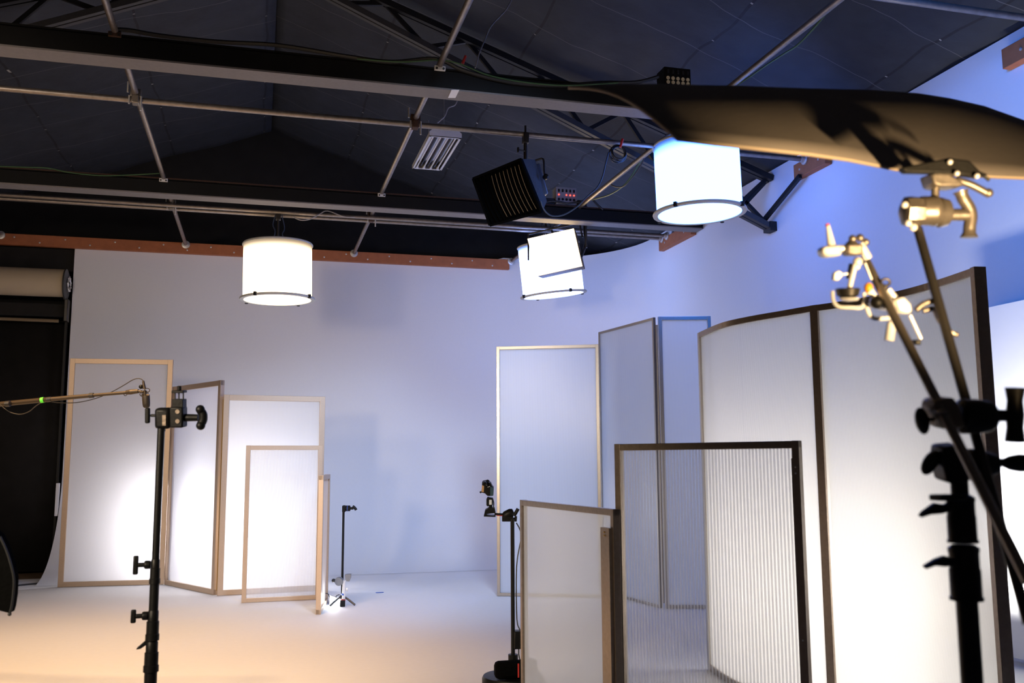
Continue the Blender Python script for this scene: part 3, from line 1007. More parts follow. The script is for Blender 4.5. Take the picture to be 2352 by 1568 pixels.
def screen(label, p0, p1, h, sheet_mat, fm, fw=0.04, fd=0.035, group='translucent ribbed screens', top2=None, name='ribbed_screen'):
    p0, p1 = Vector((*p0, 0)), Vector((*p1, 0))
    d = (p1 - p0).normalized()
    r = thing(name, ((p0.x + p1.x) / 2, (p0.y + p1.y) / 2, 0), label, 'screen', group)
    q0, q1 = p0 + d * fw * 0.5, p1 - d * fw * 0.5
    MB().ribbon([(q0.x, q0.y), (q1.x, q1.y)], fw * 0.5, h - fw * 0.5, 0.010, 0, 1).build('sheet', [sheet_mat, M_CLEAR], r, smooth=False, recalc=False)
    for nm, a, c in (('top_rail', h - fw, h), ('bottom_rail', 0.002, fw)):
        MB().ribbon([(p0.x, p0.y), (p1.x, p1.y)], a, c, fd).build(nm, fm, r, smooth=False, bevel=0.002)
    for a, c in ((p0, p0 + d * fw), (p1 - d * fw, p1)):
        MB().ribbon([(a.x, a.y), (c.x, c.y)], 0.001, h + 0.001, fd + 0.002).build('post', fm, r, smooth=False, bevel=0.002)
    return r, d


def hinge(r, p, h, z0=0.05, m=None):
    MB().tube((p[0], p[1], z0), (p[0], p[1], h - 0.05), 0.012, n=8).build('hinge', m or M_BRASS, r)


def nrm2(d):
    return Vector((d.y, -d.x, 0))


# left folding screen: three leaves hinged together
a, d = screen('tallest left screen leaf standing beside the black backdrop', (-2.185, 12.05), (-1.025, 11.95), 2.645, M_OPAL_L, M_ALU_TAN, 0.058, 0.045)
hinge(a, (-1.012, 11.93), 2.32)
a, d = screen('angled middle left screen leaf between the tallest leaf and the wide leaf', (-1.0, 11.92), (-0.405, 10.83), 2.315, M_OPAL_L, M_ALU_TAN, 0.058, 0.045)
hinge(a, (-0.385, 10.80), 2.15)
screen('wide left screen leaf behind the small low screen', (-0.385, 10.77), (0.715, 10.89), 2.15, M_OPAL_L, M_ALU_TAN, 0.058, 0.045)
a, d = screen('small clear screen standing in front of the left folding screen', (-0.125, 10.15), (0.655, 10.18), 1.585, M_OPAL_S, M_ALU_TAN, 0.045, 0.035)
screen('small white screen seen edge on beside the glowing floor light', (0.58, 9.16), (0.70, 9.93), 1.285, M_OPAL_L, M_ALU_TAN, 0.045, 0.045)

# right back screens
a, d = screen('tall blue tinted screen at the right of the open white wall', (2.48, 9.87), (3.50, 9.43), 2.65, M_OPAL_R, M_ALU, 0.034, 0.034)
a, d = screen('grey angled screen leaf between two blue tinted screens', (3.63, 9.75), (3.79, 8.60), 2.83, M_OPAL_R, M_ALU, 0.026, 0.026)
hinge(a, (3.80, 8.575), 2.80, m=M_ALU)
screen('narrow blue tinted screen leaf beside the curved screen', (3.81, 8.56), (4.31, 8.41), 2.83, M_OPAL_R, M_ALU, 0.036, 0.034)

# curved screen
pl = [(3.0, 6.02), (2.93, 5.54), (2.965, 5.26), (3.045, 5.01), (3.115, 4.80), (3.22, 4.57), (3.305, 4.27), (3.30, 3.95), (3.25, 3.61)]
fine = []
for i in range(len(pl) - 1):
    g = lambda j: Vector(pl[min(max(j, 0), len(pl) - 1)])
    A, B_, C_, D_ = g(i - 1), g(i), g(i + 1), g(i + 2)
    for q in range(6):
        t = q / 6
        p = 0.5 * ((2 * B_) + (C_ - A) * t + (2 * A - 5 * B_ + 4 * C_ - D_) * t * t + (3 * B_ - A - 3 * C_ + D_) * t ** 3)
        fine.append((p.x, p.y))
fine.append(pl[-1])
ksplit = 24
HC = 2.30
r = thing('curved_screen', (3.1, 4.8, 0), 'large curved ribbed screen with a dark metal frame at right', 'screen', 'translucent ribbed screens')
for seg in (fine[:11], fine[10:ksplit + 1], fine[ksplit:]):
    MB().ribbon(seg, 0.02, HC - 0.02, 0.010, 0, 1).build('sheet', [M_OPAL_C, M_CLEAR], r, recalc=False)
MB().ribbon(fine, HC - 0.035, HC, 0.04).build('top_rail', M_ALU_DARK, r)
MB().ribbon(fine, 0.002, 0.04, 0.04).build('bottom_rail', M_ALU_DARK, r)


def post(at, nxt, wd, dp, h, m, rr, nm='post'):
    A = Vector((*at, 0))
    dd = (Vector((*nxt, 0)) - A).normalized() * wd
    MB().ribbon([(A.x, A.y), (A.x + dd.x, A.y + dd.y)], 0.001, h + 0.001, dp).build(nm, m, rr, smooth=False, bevel=0.002)


post(fine[0], fine[2], 0.034, 0.042, HC, M_ALU, r)
post(fine[ksplit], fine[ksplit + 2], 0.05, 0.045, HC, M_ALU_DARK, r, 'mullion')
post(fine[-1], fine[-3], 0.036, 0.06, HC, M_ALU_DARK, r)

# front pair
a, d = screen('tall front screen with wide clear ribs and dark frame', (1.60, 4.10), (2.115, 3.385), 1.48, M_CLEAR_F, M_ALU_DARK, 0.030, 0.034)
n_ = nrm2(d)
for e, z1 in (((2.115, 3.385), 1.41),):
    q = Vector((*e, 0)) - d * 0.03 + n_ * 0.02
    MB().ribbon([(q.x, q.y), (q.x + d.x * 0.034, q.y + d.y * 0.034)], 0.002, z1, 0.012).build('edge_channel', M_ALU_DARK, a, smooth=False)
    for zz in (1.375, 1.35, 0.7):
        MB().ball(q + d * 0.017 + n_ * 0.006 + Vector((0, 0, zz)), 0.004, 8).build('screw', M_GALV, a)
a, d = screen('low front screen leaf left of the wide ribbed screen', (1.470, 5.25), (1.580, 4.06), 1.185, M_OPAL_F, M_ALU_DARK, 0.030, 0.034)
n_ = nrm2(d)
q = Vector((1.580, 4.06, 0)) - d * 0.055 + n_ * 0.025
MB().ribbon([(q.x - d.x * 0.045, q.y - d.y * 0.045), (q.x + d.x * 0.045, q.y + d.y * 0.045)], 0.002, 1.10, 0.02).build('edge_channel', M_ALU_DARK, a, smooth=False)
for zz in (1.08, 1.065):
    MB().ball(q + n_ * 0.012 + Vector((0, 0, zz)), 0.004, 8).build('screw', M_BRASS, a)
hinge(a, (1.592, 4.085), 1.17, m=M_ALU_DARK)

# upright white panel close to the right wall
r = thing('white_panel', (5.08, 4.4, 0.05), 'tall white panel standing against the blue wall behind the curved screen', 'board')
b = MB().ribbon([(5.07, 5.72), (5.07, 3.2)], 0.05, 2.49, 0.02)
b.build('panel', M_WHITE_PANEL, r, smooth=False)


# ================================================================== GRIP HEADS, STANDS
def knob(b, p, axis, r, L):
    """T-knob / ratchet handle along axis from p"""
    b.lathe(p, axis, [(r * 0.45, 0), (r * 0.45, L * 0.5), (r, L * 0.55), (r, L * 0.95), (r * 0.7, L), (0, L)], 14)


# ---- left stand (about 3.5 m away)
LX, LY = -0.335, 3.54
zr = lambda row: ZROW(LX, LY, row)
pxm = 3.32 / F_PX
r = thing('light_stand', (LX, LY, 0), 'black steel light stand rising in front of the left screens', 'light stand', 'black light stands')
MB().tube((LX, LY, zr(1300)), (LX, LY, zr(984)), 0.0125, n=16).build('top_riser', M_BLACK, r)
MB().tube((LX, LY, zr(1430)), (LX, LY, zr(1330)), 0.0155, n=16).build('middle_riser', M_BLACK, r)
MB().tube((LX, LY, 0.35), (LX, LY, zr(1530)), 0.021, n=16).build('base_tube', M_BLACK, r)
for ra, rb, R0, R1 in ((1283, 1340, 0.017, 0.0185), (1400, 1470, 0.021, 0.023), (1471, 1542, 0.0235, 0.0255)):
    za, zc = zr(ra), zr(rb)
    h = za - zc
    MB().lathe((LX, LY, zc), (0, 0, 1), [(R1, 0), (R1, h * .2), (R1 * .9, h * .22), (R1 * .9, h * .62), (R0 * .85, h * .64), (R0 * .85, h * .95), (R0 * .7, h), (0, h)], 18).build('collar', M_BLACK, r)
for row, big in ((1296, 0.020), (1413, 0.014)):
    z = zr(row)
    k = MB().tube((LX - 0.015, LY, z), (LX - 0.058, LY, z), 0.008).lathe((LX - 0.015, LY, z), (-1, 0, 0), [(0.015, 0), (0.015, 0.02), (0.009, 0.022), (0, 0.022)], 12)
    k.box((LX - 0.064, LY, z), (0.017, 0.016, big * 3.2))
    k.build('tee_knob', M_BLACK, r, bevel=0.004)
z = zr(1470)
MB().prism([(LX - 0.018, LY - 0.005, z + 0.004), (LX - 0.048, LY - 0.005, z - 0.022), (LX - 0.05, LY - 0.005, z - 0.028), (LX - 0.036, LY - 0.005, z - 0.026), (LX - 0.018, LY - 0.005, z - 0.014)], (0, 0.012, 0)).build('lever', M_BLACK, r, bevel=0.002)
for k in range(3):
    a_ = math.radians(40 + 120 * k)
    e = Vector((LX + 0.50 * math.cos(a_), LY + 0.50 * math.sin(a_), 0.02))
    MB().path([(LX, LY, 0.45), (LX + 0.12 * math.cos(a_), LY + 0.12 * math.sin(a_), 0.40), e], 0.012, 8).build('leg', M_BLACK, r)


def head_left():
    d = 3.34
    P = lambda x, y, dd=0: D(x, y, d + dd)
    s_ = d / F_PX
    c = P(392, 958)
    r = thing('grip_head', c, 'black grip head with ball ended handle on top of the left stand', 'grip head', 'grip heads')
    ax = _rt
    up = _up
    rotc = Matrix((_rt, _fw, _up)).transposed()
    MB().box(P(377, 960), (36 * s_, 0.05, 48 * s_), rotc).build('stand_socket', M_BLACK, r, bevel=0.012)
    MB().box(P(410, 957), (31 * s_, 0.052, 48 * s_), rotc).build('jaw_disc', M_BLACK, r, bevel=0.006)
    for y in (945, 967):
        MB().lathe(P(408, y, -0.026), -_fw, [(5.5 * s_, 0), (5.0 * s_, 0.003), (0, 0.003)], 12).build('jaw_hole', M_ALU_DARK, r)
    MB().box(P(377, 965, -0.026), (8 * s_, 0.003, 24 * s_), rotc).build('badge', M_ALU_DARK, r)
    b = MB().tube(P(361, 954), P(345, 954), 3.5 * s_).box(P(339, 954), (11 * s_, 0.016, 36 * s_), rotc)
    b.build('tee_knob', M_BLACK, r, bevel=0.005)
    b = MB().tube(P(424, 959), P(455, 959), 9 * s_, 8 * s_)
    b.path([P(460, 942), P(466, 950), P(467, 958), P(466, 966), P(460, 976)], 9.5 * s_, 12)
    b.ball(P(460, 940, -0.005), 10.5 * s_).ball(P(461, 977, -0.005), 10.5 * s_)
    b.build('handle', M_BLACK, r)
    b = MB().box(P(412, 927), (25 * s_, 0.04, 22 * s_), rotc)
    b.build('adapter_block', M_BLACK, r, bevel=0.002)
    for x in (402, 411, 421):
        MB().tube(P(x, 918), P(x, 900), 1.6 * s_).build('pin', M_BLACKMET, r)
    b = MB().box(P(412, 899), (27 * s_, 0.04, 6 * s_), rotc).tube(P(412, 896), P(412, 886), 4.6 * s_)
    b.build('adapter_cap', M_BLACK, r, bevel=0.002)
    MB().tube(P(371, 990), P(371, 983), 9 * s_).build('spigot', M_BLACKMET, r)


head_left()

# ---- right stand (about 1.5 m away)
RX, RY = 1.086, 1.283
zr = lambda row: ZROW(RX, RY, row)
r = thing('light_stand', (RX, RY, 0), 'thick black light stand at the right edge close to the camera', 'light stand', 'black light stands')
MB().tube((RX, RY, 0.3), (RX, RY, zr(1370)), 0.0165, n=20).build('base_tube', M_BLACK, r)
for ra, rb, R0, R1 in ((1136, 1246, 0.021, 0.0235), (1250, 1378, 0.0225, 0.0255)):
    za, zc = zr(ra), zr(rb)
    h = za - zc
    MB().lathe((RX, RY, zc), (0, 0, 1), [(R1, 0), (R1, h * .06), (R1 * .93, h * .07), (R1 * .93, h * .55), (R0, h * .57), (R0, h * .85), (R0 * 1.05, h * .87), (R0 * 1.05, h * .94), (R0 * .75, h), (0, h)], 20).build('collar', M_BLACK, r)
MB().tube((RX, RY, zr(1140)), (RX, RY, zr(1090)), 0.0135, n=16).build('top_riser', M_BLACK, r)
d_ = 1.47
for pts in (((2114, 1186), (2122, 1176), (2150, 1156), (2172, 1160), (2190, 1150), (2190, 1172), (2166, 1180), (2140, 1182), (2118, 1189)), ((2124, 1302), (2150, 1286), (2172, 1278), (2196, 1284), (2210, 1290), (2196, 1300), (2172, 1302), (2150, 1300), (2128, 1308))):
    MB().prism([D(x, y, d_ - 0.006) for x, y in pts], _fw * 0.012).build('lever', M_BLACK, r, bevel=0.002)
MB().box(D(2178, 1142, d_), (0.05, 0.03, 0.010)).build('lug', M_BLACK, r, bevel=0.003)
for k in range(3):
    a_ = math.radians(100 + 120 * k)
    MB().path([(RX, RY, 0.42), (RX + 0.1 * math.cos(a_), RY + 0.1 * math.sin(a_), 0.36), (RX + 0.48 * math.cos(a_), RY + 0.48 * math.sin(a_), 0.02)], 0.012, 8).build('leg', M_BLACK, r)

ROTC = Matrix((_rt, _fw, _up)).transposed()


def S(d):
    return d / F_PX


# grip head on the stand top
d = 1.50
P = lambda x, y, dd=0: D(x, y, 1.50 + dd)
s_ = S(d)
r = thing('grip_head', P(2210, 1070), 'black grip head on the right stand top holding the thin arm', 'grip head', 'grip heads')
MB().prism([P(x, y, -0.02) for x, y in ((2168, 1026), (2214, 1022), (2226, 1050), (2228, 1112), (2196, 1114), (2176, 1108), (2166, 1060))], _fw * 0.05).build('stand_socket', M_BLACK, r, bevel=0.005)
MB().lathe(P(2214, 1066), _rt, [(28 * s_, 0), (36 * s_, 10 * s_), (36 * s_, 34 * s_), (30 * s_, 52 * s_), (22 * s_, 74 * s_), (0, 76 * s_)], 24).build('jaw_disc', M_BLACK, r)
b = MB().tube(P(2286, 1062), P(2306, 1062), 10 * s_)
b.lathe(P(2302, 1063), _rt, [(9 * s_, 0), (17 * s_, 18 * s_), (21 * s_, 40 * s_), (19 * s_, 70 * s_), (10 * s_, 90 * s_), (0, 92 * s_)], 18)
b.build('handle', M_BLACK, r)
b = MB().tube(P(2170, 1062), P(2152, 1062), 5 * s_)
ax = (_up * 0.86 + _rt * 0.5).normalized()
b.ball(P(2137, 1062), 17 * s_, 16, 0, ax, 1.85)
b.build('tee_knob', M_BLACK, r)
MB().ball(P(2172, 1098), 8 * s_).build('spigot_screw', M_BLACKMET, r)

# grip head half way up the thin arm
d = 1.52
P = lambda x, y, dd=0: D(x, y, 1.47 + dd)
s_ = S(1.47)
r = thing('grip_head', P(2215, 955), 'black grip head above the stand clamping both crossing arms', 'grip head', 'grip heads')
MB().prism([P(x, y, -0.025) for x, y in ((2150, 918), (2192, 912), (2204, 930), (2222, 980), (2186, 990), (2166, 982), (2158, 960), (2144, 940))], _fw * 0.05).build('arm_socket', mat('worn_black_paint', (0.14, 0.11, 0.08), 0.5, 0.3), r, bevel=0.005)
MB().lathe(P(2200, 956), _rt, [(30 * s_, 0), (40 * s_, 8 * s_), (40 * s_, 44 * s_), (36 * s_, 70 * s_), (28 * s_, 82 * s_), (0, 84 * s_)], 24).build('jaw_disc', M_BLACK, r)
b = MB().tube(P(2280, 954), P(2322, 954), 15 * s_, 13 * s_)
b.lathe(P(2331, 890), -_up, [(22 * s_, 0), (21 * s_, 4 * s_), (17 * s_, 30 * s_), (20 * s_, 62 * s_), (18 * s_, 92 * s_), (22 * s_, 124 * s_), (0, 126 * s_)], 18)
b.build('handle', M_BLACK, r)
b = MB().tube(P(2162, 965), P(2128, 962), 4.5 * s_).lathe(P(2160, 966), -_rt, [(8 * s_, 0), (7 * s_, 12 * s_), (0, 12 * s_)], 10)
b.ball(P(2118, 966), 16 * s_, 16, 0, (_up * 0.98 - _rt * 0.2).normalized(), 2.0)
b.build('tee_knob', M_BLACK, r)
MB().box(P(2162, 945, -0.03), (24 * s_, 0.02, 9 * s_), ROTC).build('jaw_tooth', M_STEEL, r, bevel=0.003)

# arm to the black board
r = thing('gobo_arm', D(2245, 1020, 1.46), 'thin black arm rising steeply to the clamp under the black board', 'arm', 'black gobo arms')
MB().tube(D(2362, 1432, 1.36), D(2108, 525, 1.70), 0.0082, n=16).build('rod', M_BLACKMET, r)
# arm with the accessories
r = thing('gobo_arm', D(2200, 1000, 1.44), 'brown lit arm leaning left with metal clamps along it', 'arm', 'black gobo arms')
MB().tube(D(2362, 1335, 1.24), D(1986, 592, 1.70), 0.0076, n=16).build('rod', M_STEEL, r)

# grip head at the arm tip under the board
P = lambda x, y, dd=0: D(x, y, 1.70 + dd)
s_ = S(1.70)
r = thing('grip_head', P(2130, 485), 'worn steel grip head at the arm tip below the black board', 'grip head', 'grip heads')
b = MB().lathe(P(2072, 486), _rt, [(22 * s_, 0), (34 * s_, 6 * s_), (36 * s_, 20 * s_), (34 * s_, 42 * s_)], 8)
b.build('jaw_disc', M_STEEL, r)
MB().lathe(P(2114, 484), _rt, [(33 * s_, 0), (34 * s_, 26 * s_), (36 * s_, 30 * s_), (34 * s_, 36 * s_)], 24).build('jaw_disc', M_STEEL, r)
MB().lathe(P(2150, 488), _rt, [(30 * s_, 0), (35 * s_, 8 * s_), (30 * s_, 26 * s_), (16 * s_, 34 * s_)], 20).build('hub', M_STEEL, r)
b = MB().tube(P(2180, 493), P(2222, 493), 14 * s_)
b.path([P(2206, 438), P(2212, 455), P(2226, 478), P(2230, 498), P(2227, 520), P(2226, 545)], [17 * s_, 16.5 * s_] + [14 * s_] * 17 + [18 * s_, 20 * s_], 14, smooth=4)
b.build('handle', M_STEEL, r)
for x, y, q in ((2086, 512, 8), (2098, 522, 9), (2078, 470, 8)):
    MB().ball(P(x, y, -0.02), q * s_).build('screw', M_CHROME, r)

# clamp that holds the board
r = thing('flag_clamp', P(2180, 415), 'steel spring clamp gripping the lower edge of the black board', 'clamp')
MB().tube(P(2148, 458), P(2148, 422), 9 * s_).build('pin', M_STEEL, r)
MB().prism([P(x, y, -0.03) for x, y in ((2138, 398), (2168, 392), (2200, 408), (2222, 424), (2200, 428), (2160, 428), (2146, 424))], _fw * 0.05).build('jaw', M_STEEL, r, bevel=0.004)
b = MB().path([P(2196, 414), P(2225, 422), P(2250, 434), P(2268, 444)], 9 * s_, 10).ball(P(2270, 443), 11 * s_)
b.build('handle', M_STEEL, r)
b = MB().prism([P(x, y, -0.05) for x, y in ((2070, 384), (2180, 362), (2228, 368), (2252, 392), (2272, 400), (2252, 408), (2214, 402), (2180, 398), (2080, 396))], _fw * 0.02)
b.build('upper_jaw', M_BLACK, r, bevel=0.003)
b = MB().path([P(2236, 396), P(2256, 402), P(2272, 414)], 4 * s_, 8)
b.build('tongue', M_BLACK, r)
for x, y in ((2198, 398), (2182, 372), (2244, 404)):
    MB().ball(P(x, y, -0.06), 6 * s_).build('rivet', M_CHROME, r)


# ================================================================== BLACK CURVED BOARD OVERHEAD
bot = [(1556, 320), (1640, 331), (1750, 343), (1860, 355), (1950, 368), (2060, 390), (2130, 395), (2200, 402), (2290, 407), (2420, 412), (2600, 416)]
top = [(1305, 202), (1400, 197), (1500, 196), (1700, 200), (1860, 206), (2000, 209), (2110, 217), (2180, 228), (2260, 246), (2400, 296), (2560, 370)]
NB = len(bot)
NV = 10
lower = [PZ(x, y, 1.98) for x, y in bot]
upper = [PY(x, y, 2.02) for x, y in top]
vs, fs = [], []
for i in range(NB):
    for j in range(NV + 1):
        t = j / NV
        q = lower[i].lerp(upper[i], t)
        q = q + Vector((0, -0.03, 0.05)) * (math.sin(math.pi * t) * 0.5)
        vs.append(q)
for i in range(NB - 1):
    for j in range(NV):
        a0 = i * (NV + 1) + j
        fs.append((a0, a0 + NV + 1, a0 + NV + 2, a0 + 1))
b = MB()
b.add(vs, fs)
r = thing('flag_board', (1.4, 1.9, 2.1), 'large curved black foam board overhead at the upper right', 'board')
o = b.build('sheet', [M_FOAM, M_FOAMEDGE], r)
md = o.modifiers.new('Thickness', 'SOLIDIFY')
md.thickness = 0.007
md.offset = 0
md.material_offset_rim = 1


# ================================================================== ACCESSORIES ON THE LEANING ARM
AD = 1.64
P = lambda x, y, dd=0: D(x, y, AD + dd)
s_ = S(AD)
r = thing('articulating_clamp', P(1965, 570), 'bright metal articulating clamp with pointed peg at the leaning arm tip', 'clamp')
MB().lathe(P(1912, 577), (P(1901, 516) - P(1912, 577)), [(11 * s_, 0), (4.5 * s_, 58 * s_), (4.5 * s_, 60 * s_)], 14).build('peg', M_WHITEPL, r)
MB().tube(P(1901, 519), P(1900, 514), 4.6 * s_).build('peg_tip', M_RED, r)
MB().prism([P(x, y, -0.015) for x, y in ((1887, 570), (1896, 564), (1934, 562), (1934, 586), (1900, 590), (1889, 584))], _fw * 0.03).build('plate', M_CHROME, r, bevel=0.004)
MB().tube(P(1930, 571), P(1946, 569), 8 * s_).build('swivel', M_CHROME, r)
b = MB().ball(P(1957, 568), 17 * s_).box(P(1958, 574), (38 * s_, 0.03, 26 * s_), ROTC)
b.build('joint_body', M_STEEL, r, bevel=0.004)
for x, y in ((1958, 548), (1975, 546), (1988, 556)):
    MB().ball(P(x, y), 9 * s_).build('knob', M_STEEL, r)
MB().tube(P(1974, 560), P(1994, 594), 10 * s_).build('arm_collar', M_CHROME, r)
b = MB().ball(P(1970, 601), 11 * s_).ball(P(1968, 612), 8 * s_)
b.build('ball_joint', M_CHROME, r)
MB().tube(P(1964, 608), P(1951, 662), 6 * s_).build('drop_rod', M_CHROME, r)
MB().tube(P(1957, 606, .02), P(1950, 640, .02), 7 * s_).build('drop_sleeve', M_BLACKMET, r)
MB().tube(P(1987, 604), P(2002, 642), 2.5 * s_).build('stay_rod', M_CHROME, r)
b = MB().prism([P(x, y, -0.006) for x, y in ((1914, 643), (1916, 626), (1928, 620), (1938, 628), (1936, 634), (1926, 645))], _fw * 0.012).tube(P(1934, 630), P(1948, 628), 3 * s_)
b.build('wing_knob', M_CHROME, r, bevel=0.002)
b = MB().lathe(P(1947, 684), _up, [(14 * s_, 0), (24 * s_, 5 * s_), (28 * s_, 20 * s_), (24 * s_, 22 * s_), (20 * s_, 14 * s_), (0, 12 * s_)], 22)
b.build('cup', M_BLACKMET, r)
b = MB().lathe(P(1950, 692), _up, [(0, 0), (18 * s_, 2 * s_), (24 * s_, 8 * s_), (0, 9 * s_)], 18)
b.build('cup_base', M_CHROME, r)
MB().path([P(1912, 668), P(1914, 690), P(1926, 704), P(1955, 706), P(1978, 706), P(1986, 690), P(1984, 672)], 4.5 * s_, 8).build('bracket', M_WHITEMETAL, r)

r = thing('pipe_clamp', P(2050, 700), 'bright metal clamp with orange knob half way down the leaning arm', 'clamp')
MB().ball(P(1995, 661), 10 * s_, 12, 0, _up, 1.25).build('orange_knob', M_ORANGE, r)
MB().tube(P(1996, 668), P(2008, 680), 10 * s_, 7 * s_).build('knob_stem', M_WHITEPL, r)
b = MB().path([P(2034 + 10 * math.cos(t * .785), 648 + 8 * math.sin(t * .785)) for t in range(8)], 3 * s_, 8, True, smooth=3)
b.tube(P(2034, 656), P(2028, 675), 6 * s_)
b.build('eye_ring', M_BLACKMET, r)
MB().lathe(P(2020, 712), (_up + _rt * .2).normalized(), [(0, 0), (22 * s_, 4 * s_), (26 * s_, 20 * s_), (20 * s_, 30 * s_), (0, 30 * s_)], 20).build('cup', M_CHROME, r)
MB().ball(P(2014, 694, -0.02), 15 * s_).build('cup_pad', M_BLACK, r)
MB().path([P(1990, 696), P(1994, 716), P(2006, 730), P(2030, 731), P(2050, 728), P(2060, 720)], 5 * s_, 8).build('bracket', M_WHITEMETAL, r)
MB().prism([P(x, y, -0.02) for x, y in ((2054, 688), (2078, 680), (2094, 698), (2098, 716), (2084, 722), (2064, 716))], _fw * 0.035).build('jaw', M_CHROME, r, bevel=0.005)
MB().tube(P(2040, 664), P(2060, 690), 7 * s_).build('stem', M_CHROME, r)
b = MB().tube(P(2048, 742), P(2042, 782), 10 * s_, 11 * s_).ball(P(2050, 740), 8 * s_).tube(P(2052, 752), P(2068, 758), 6 * s_)
b.build('tee_knob', M_WHITEMETAL, r)
MB().tube(P(2090, 724), P(2115, 778), 4.5 * s_).build('lock_rod', M_CHROME, r)
MB().box(P(2104, 786), (14 * s_, 0.02, 12 * s_), ROTC).build('rod_end', M_BLACK, r, bevel=0.002)
b = MB().path([P(2104, 712), P(2118, 700), P(2134, 693), P(2146, 692)], 7 * s_, 10).tube(P(2120, 714), P(2144, 708), 6 * s_)
b.build('crank', M_STEEL, r)
b = MB().path([P(2146, 712), P(2158, 738), P(2176, 756), P(2194, 768)], 5 * s_, 8).ball(P(2196, 768), 6.5 * s_)
b.build('lever', M_STEEL, r)

# ================================================================== CENTRE STAND WITH CAMERA
CX, CY = 1.535, 5.72
zr = lambda row: ZROW(CX, CY, row)
cdp = 5.90
s_ = S(cdp)
P = lambda x, y, dd=0: D(x, y, cdp + dd)
r = thing('pedestal_stand', (CX, CY, 0), 'slim black stand on a round base beside the low front screen', 'light stand')
MB().lathe((CX, CY, 0.0), (0, 0, 1), [(0.185, 0), (0.19, 0.03), (0.19, 0.10), (0.182, 0.115), (0.06, 0.12), (0, 0.12)], 40).build('round_base', M_BLACK, r)
MB().tube((CX, CY, 0.11), (CX, CY, zr(1192)), 0.0125, n=14).build('pole', M_BLACK, r)
MB().lathe((CX, CY, 0.118), (0, 0, 1), [(0.05, 0), (0.05, 0.03), (0.03, 0.04), (0.03, 0.12), (0, 0.12)], 18).build('collar', M_BLACK, r)
MB().path([(CX + 0.02, CY - 0.02, zr(1200)), (CX + 0.05, CY - .02, zr(1230)), (CX + 0.02, CY - .02, zr(1300)), (CX + .02, CY - .02, zr(1420)), (CX + 0.04, CY - 0.02, zr(1450)), (CX + .03, CY - .02, zr(1500)), (CX + 0.06, CY - .02, zr(1535))], 0.004, 6).build('cord', M_RUBBER, r)
r = thing('control_box', P(1184, 1468), 'small black control box strapped to the slim centre stand', 'control box')
zc = zr(1468)
MB().box((CX + 0.030, CY - 0.005, zc), (0.06, 0.07, 0.105)).build('case', M_BLACK, r, bevel=0.004)
MB().box((CX + 0.045, CY - 0.042, zc + 0.035), (0.010, 0.006, 0.014)).build('button', M_RED, r)
for dz in (0.01, -0.012):
    MB().lathe((CX + 0.045, CY - 0.04, zc + dz), (0, -1, 0), [(0.008, 0), (0.008, 0.008), (0, 0.008)], 8).build('jack', M_BRASS, r)
r = thing('equipment_case', (CX - 0.06, CY - 0.08, 0.121), 'black rounded case with a red stripe on the round stand base', 'case')
MB().box((CX - 0.045, CY - 0.10, 0.172), (0.19, 0.09, 0.10)).build('body', M_FABRIC, r, bevel=0.025)
MB().box((CX - 0.007, CY - 0.1465, 0.172), (0.008, 0.004, 0.08)).build('stripe', M_RED, r)
MB().box((CX + 0.085, CY - 0.09, 0.18), (0.07, 0.07, 0.09)).build('pouch', M_BLACK, r, bevel=0.01)

r = thing('grip_head', P(1168, 1184), 'small black grip head on the slim centre stand', 'grip head', 'grip heads')
MB().box(P(1166, 1190), (26 * s_, 0.05, 12 * s_), ROTC).build('stand_socket', M_BLACK, r, bevel=0.004)
MB().lathe(P(1156, 1186), (P(1180, 1174) - P(1156, 1186)), [(7 * s_, 0), (10 * s_, 6 * s_), (10 * s_, 20 * s_), (7 * s_, 26 * s_), (0, 26 * s_)], 16).build('jaw_disc', M_BLACK, r)
MB().tube(P(1181, 1184), P(1190, 1168), 4 * s_).build('handle', M_BLACK, r)
b = MB().tube(P(1178, 1190), P(1184, 1190), 2 * s_).tube(P(1185, 1185), P(1184, 1197), 3 * s_)
b.build('tee_knob', M_BLACK, r)

r = thing('camera_rig', P(1125, 1170), 'small black camera rig reaching left from the slim centre stand', 'camera')
MB().tube(P(1158, 1181), P(1136, 1180), 2.5 * s_).build('support_arm', M_BLACK, r)
b = MB().tube(P(1158, 1184), P(1140, 1183), 1.2 * s_)
b.build('cord', M_RED, r)
b = MB().prism([P(x, y, -0.02) for x, y in ((1111, 1186), (1114, 1172), (1124, 1166), (1136, 1167), (1138, 1178), (1116, 1180), (1120, 1183), (1138, 1184), (1138, 1187))], _fw * 0.05)
b.build('base_plate', M_BLACK, r)
MB().tube(P(1126, 1168), P(1127, 1160), 4 * s_).build('pan_joint', M_BLACK, r)
b = MB().prism([P(x, y, -0.02) for x, y in ((1117, 1146), (1120, 1142), (1132, 1144), (1132, 1160), (1119, 1163), (1117, 1160))], _fw * 0.04)
b.build('battery_body', M_BLACK, r, bevel=0.004)
MB().box(P(1126.5, 1153, -0.024), (6 * s_, 0.004, 11 * s_), ROTC).build('status_screen', mat('pale_label', (0.7, 0.75, 0.85), 0.4), r)
MB().path([P(1131, 1143), P(1134, 1155), P(1133, 1166)], 1.4 * s_, 6).build('cable', M_RUBBER, r)
MB().prism([P(x, y, -0.03) for x, y in ((1107, 1107), (1116, 1105), (1127, 1109), (1130, 1116), (1134, 1121), (1133, 1139), (1119, 1139), (1114, 1133), (1105, 1131), (1107, 1118))], _fw * 0.07).build('camera_body', M_BLACK, r, bevel=0.006)
MB().prism([P(x, y, -0.034) for x, y in ((1107, 1115), (1112, 1114), (1111, 1130), (1106, 1129))], _fw * 0.02).build('side_grip', M_TAN, r)
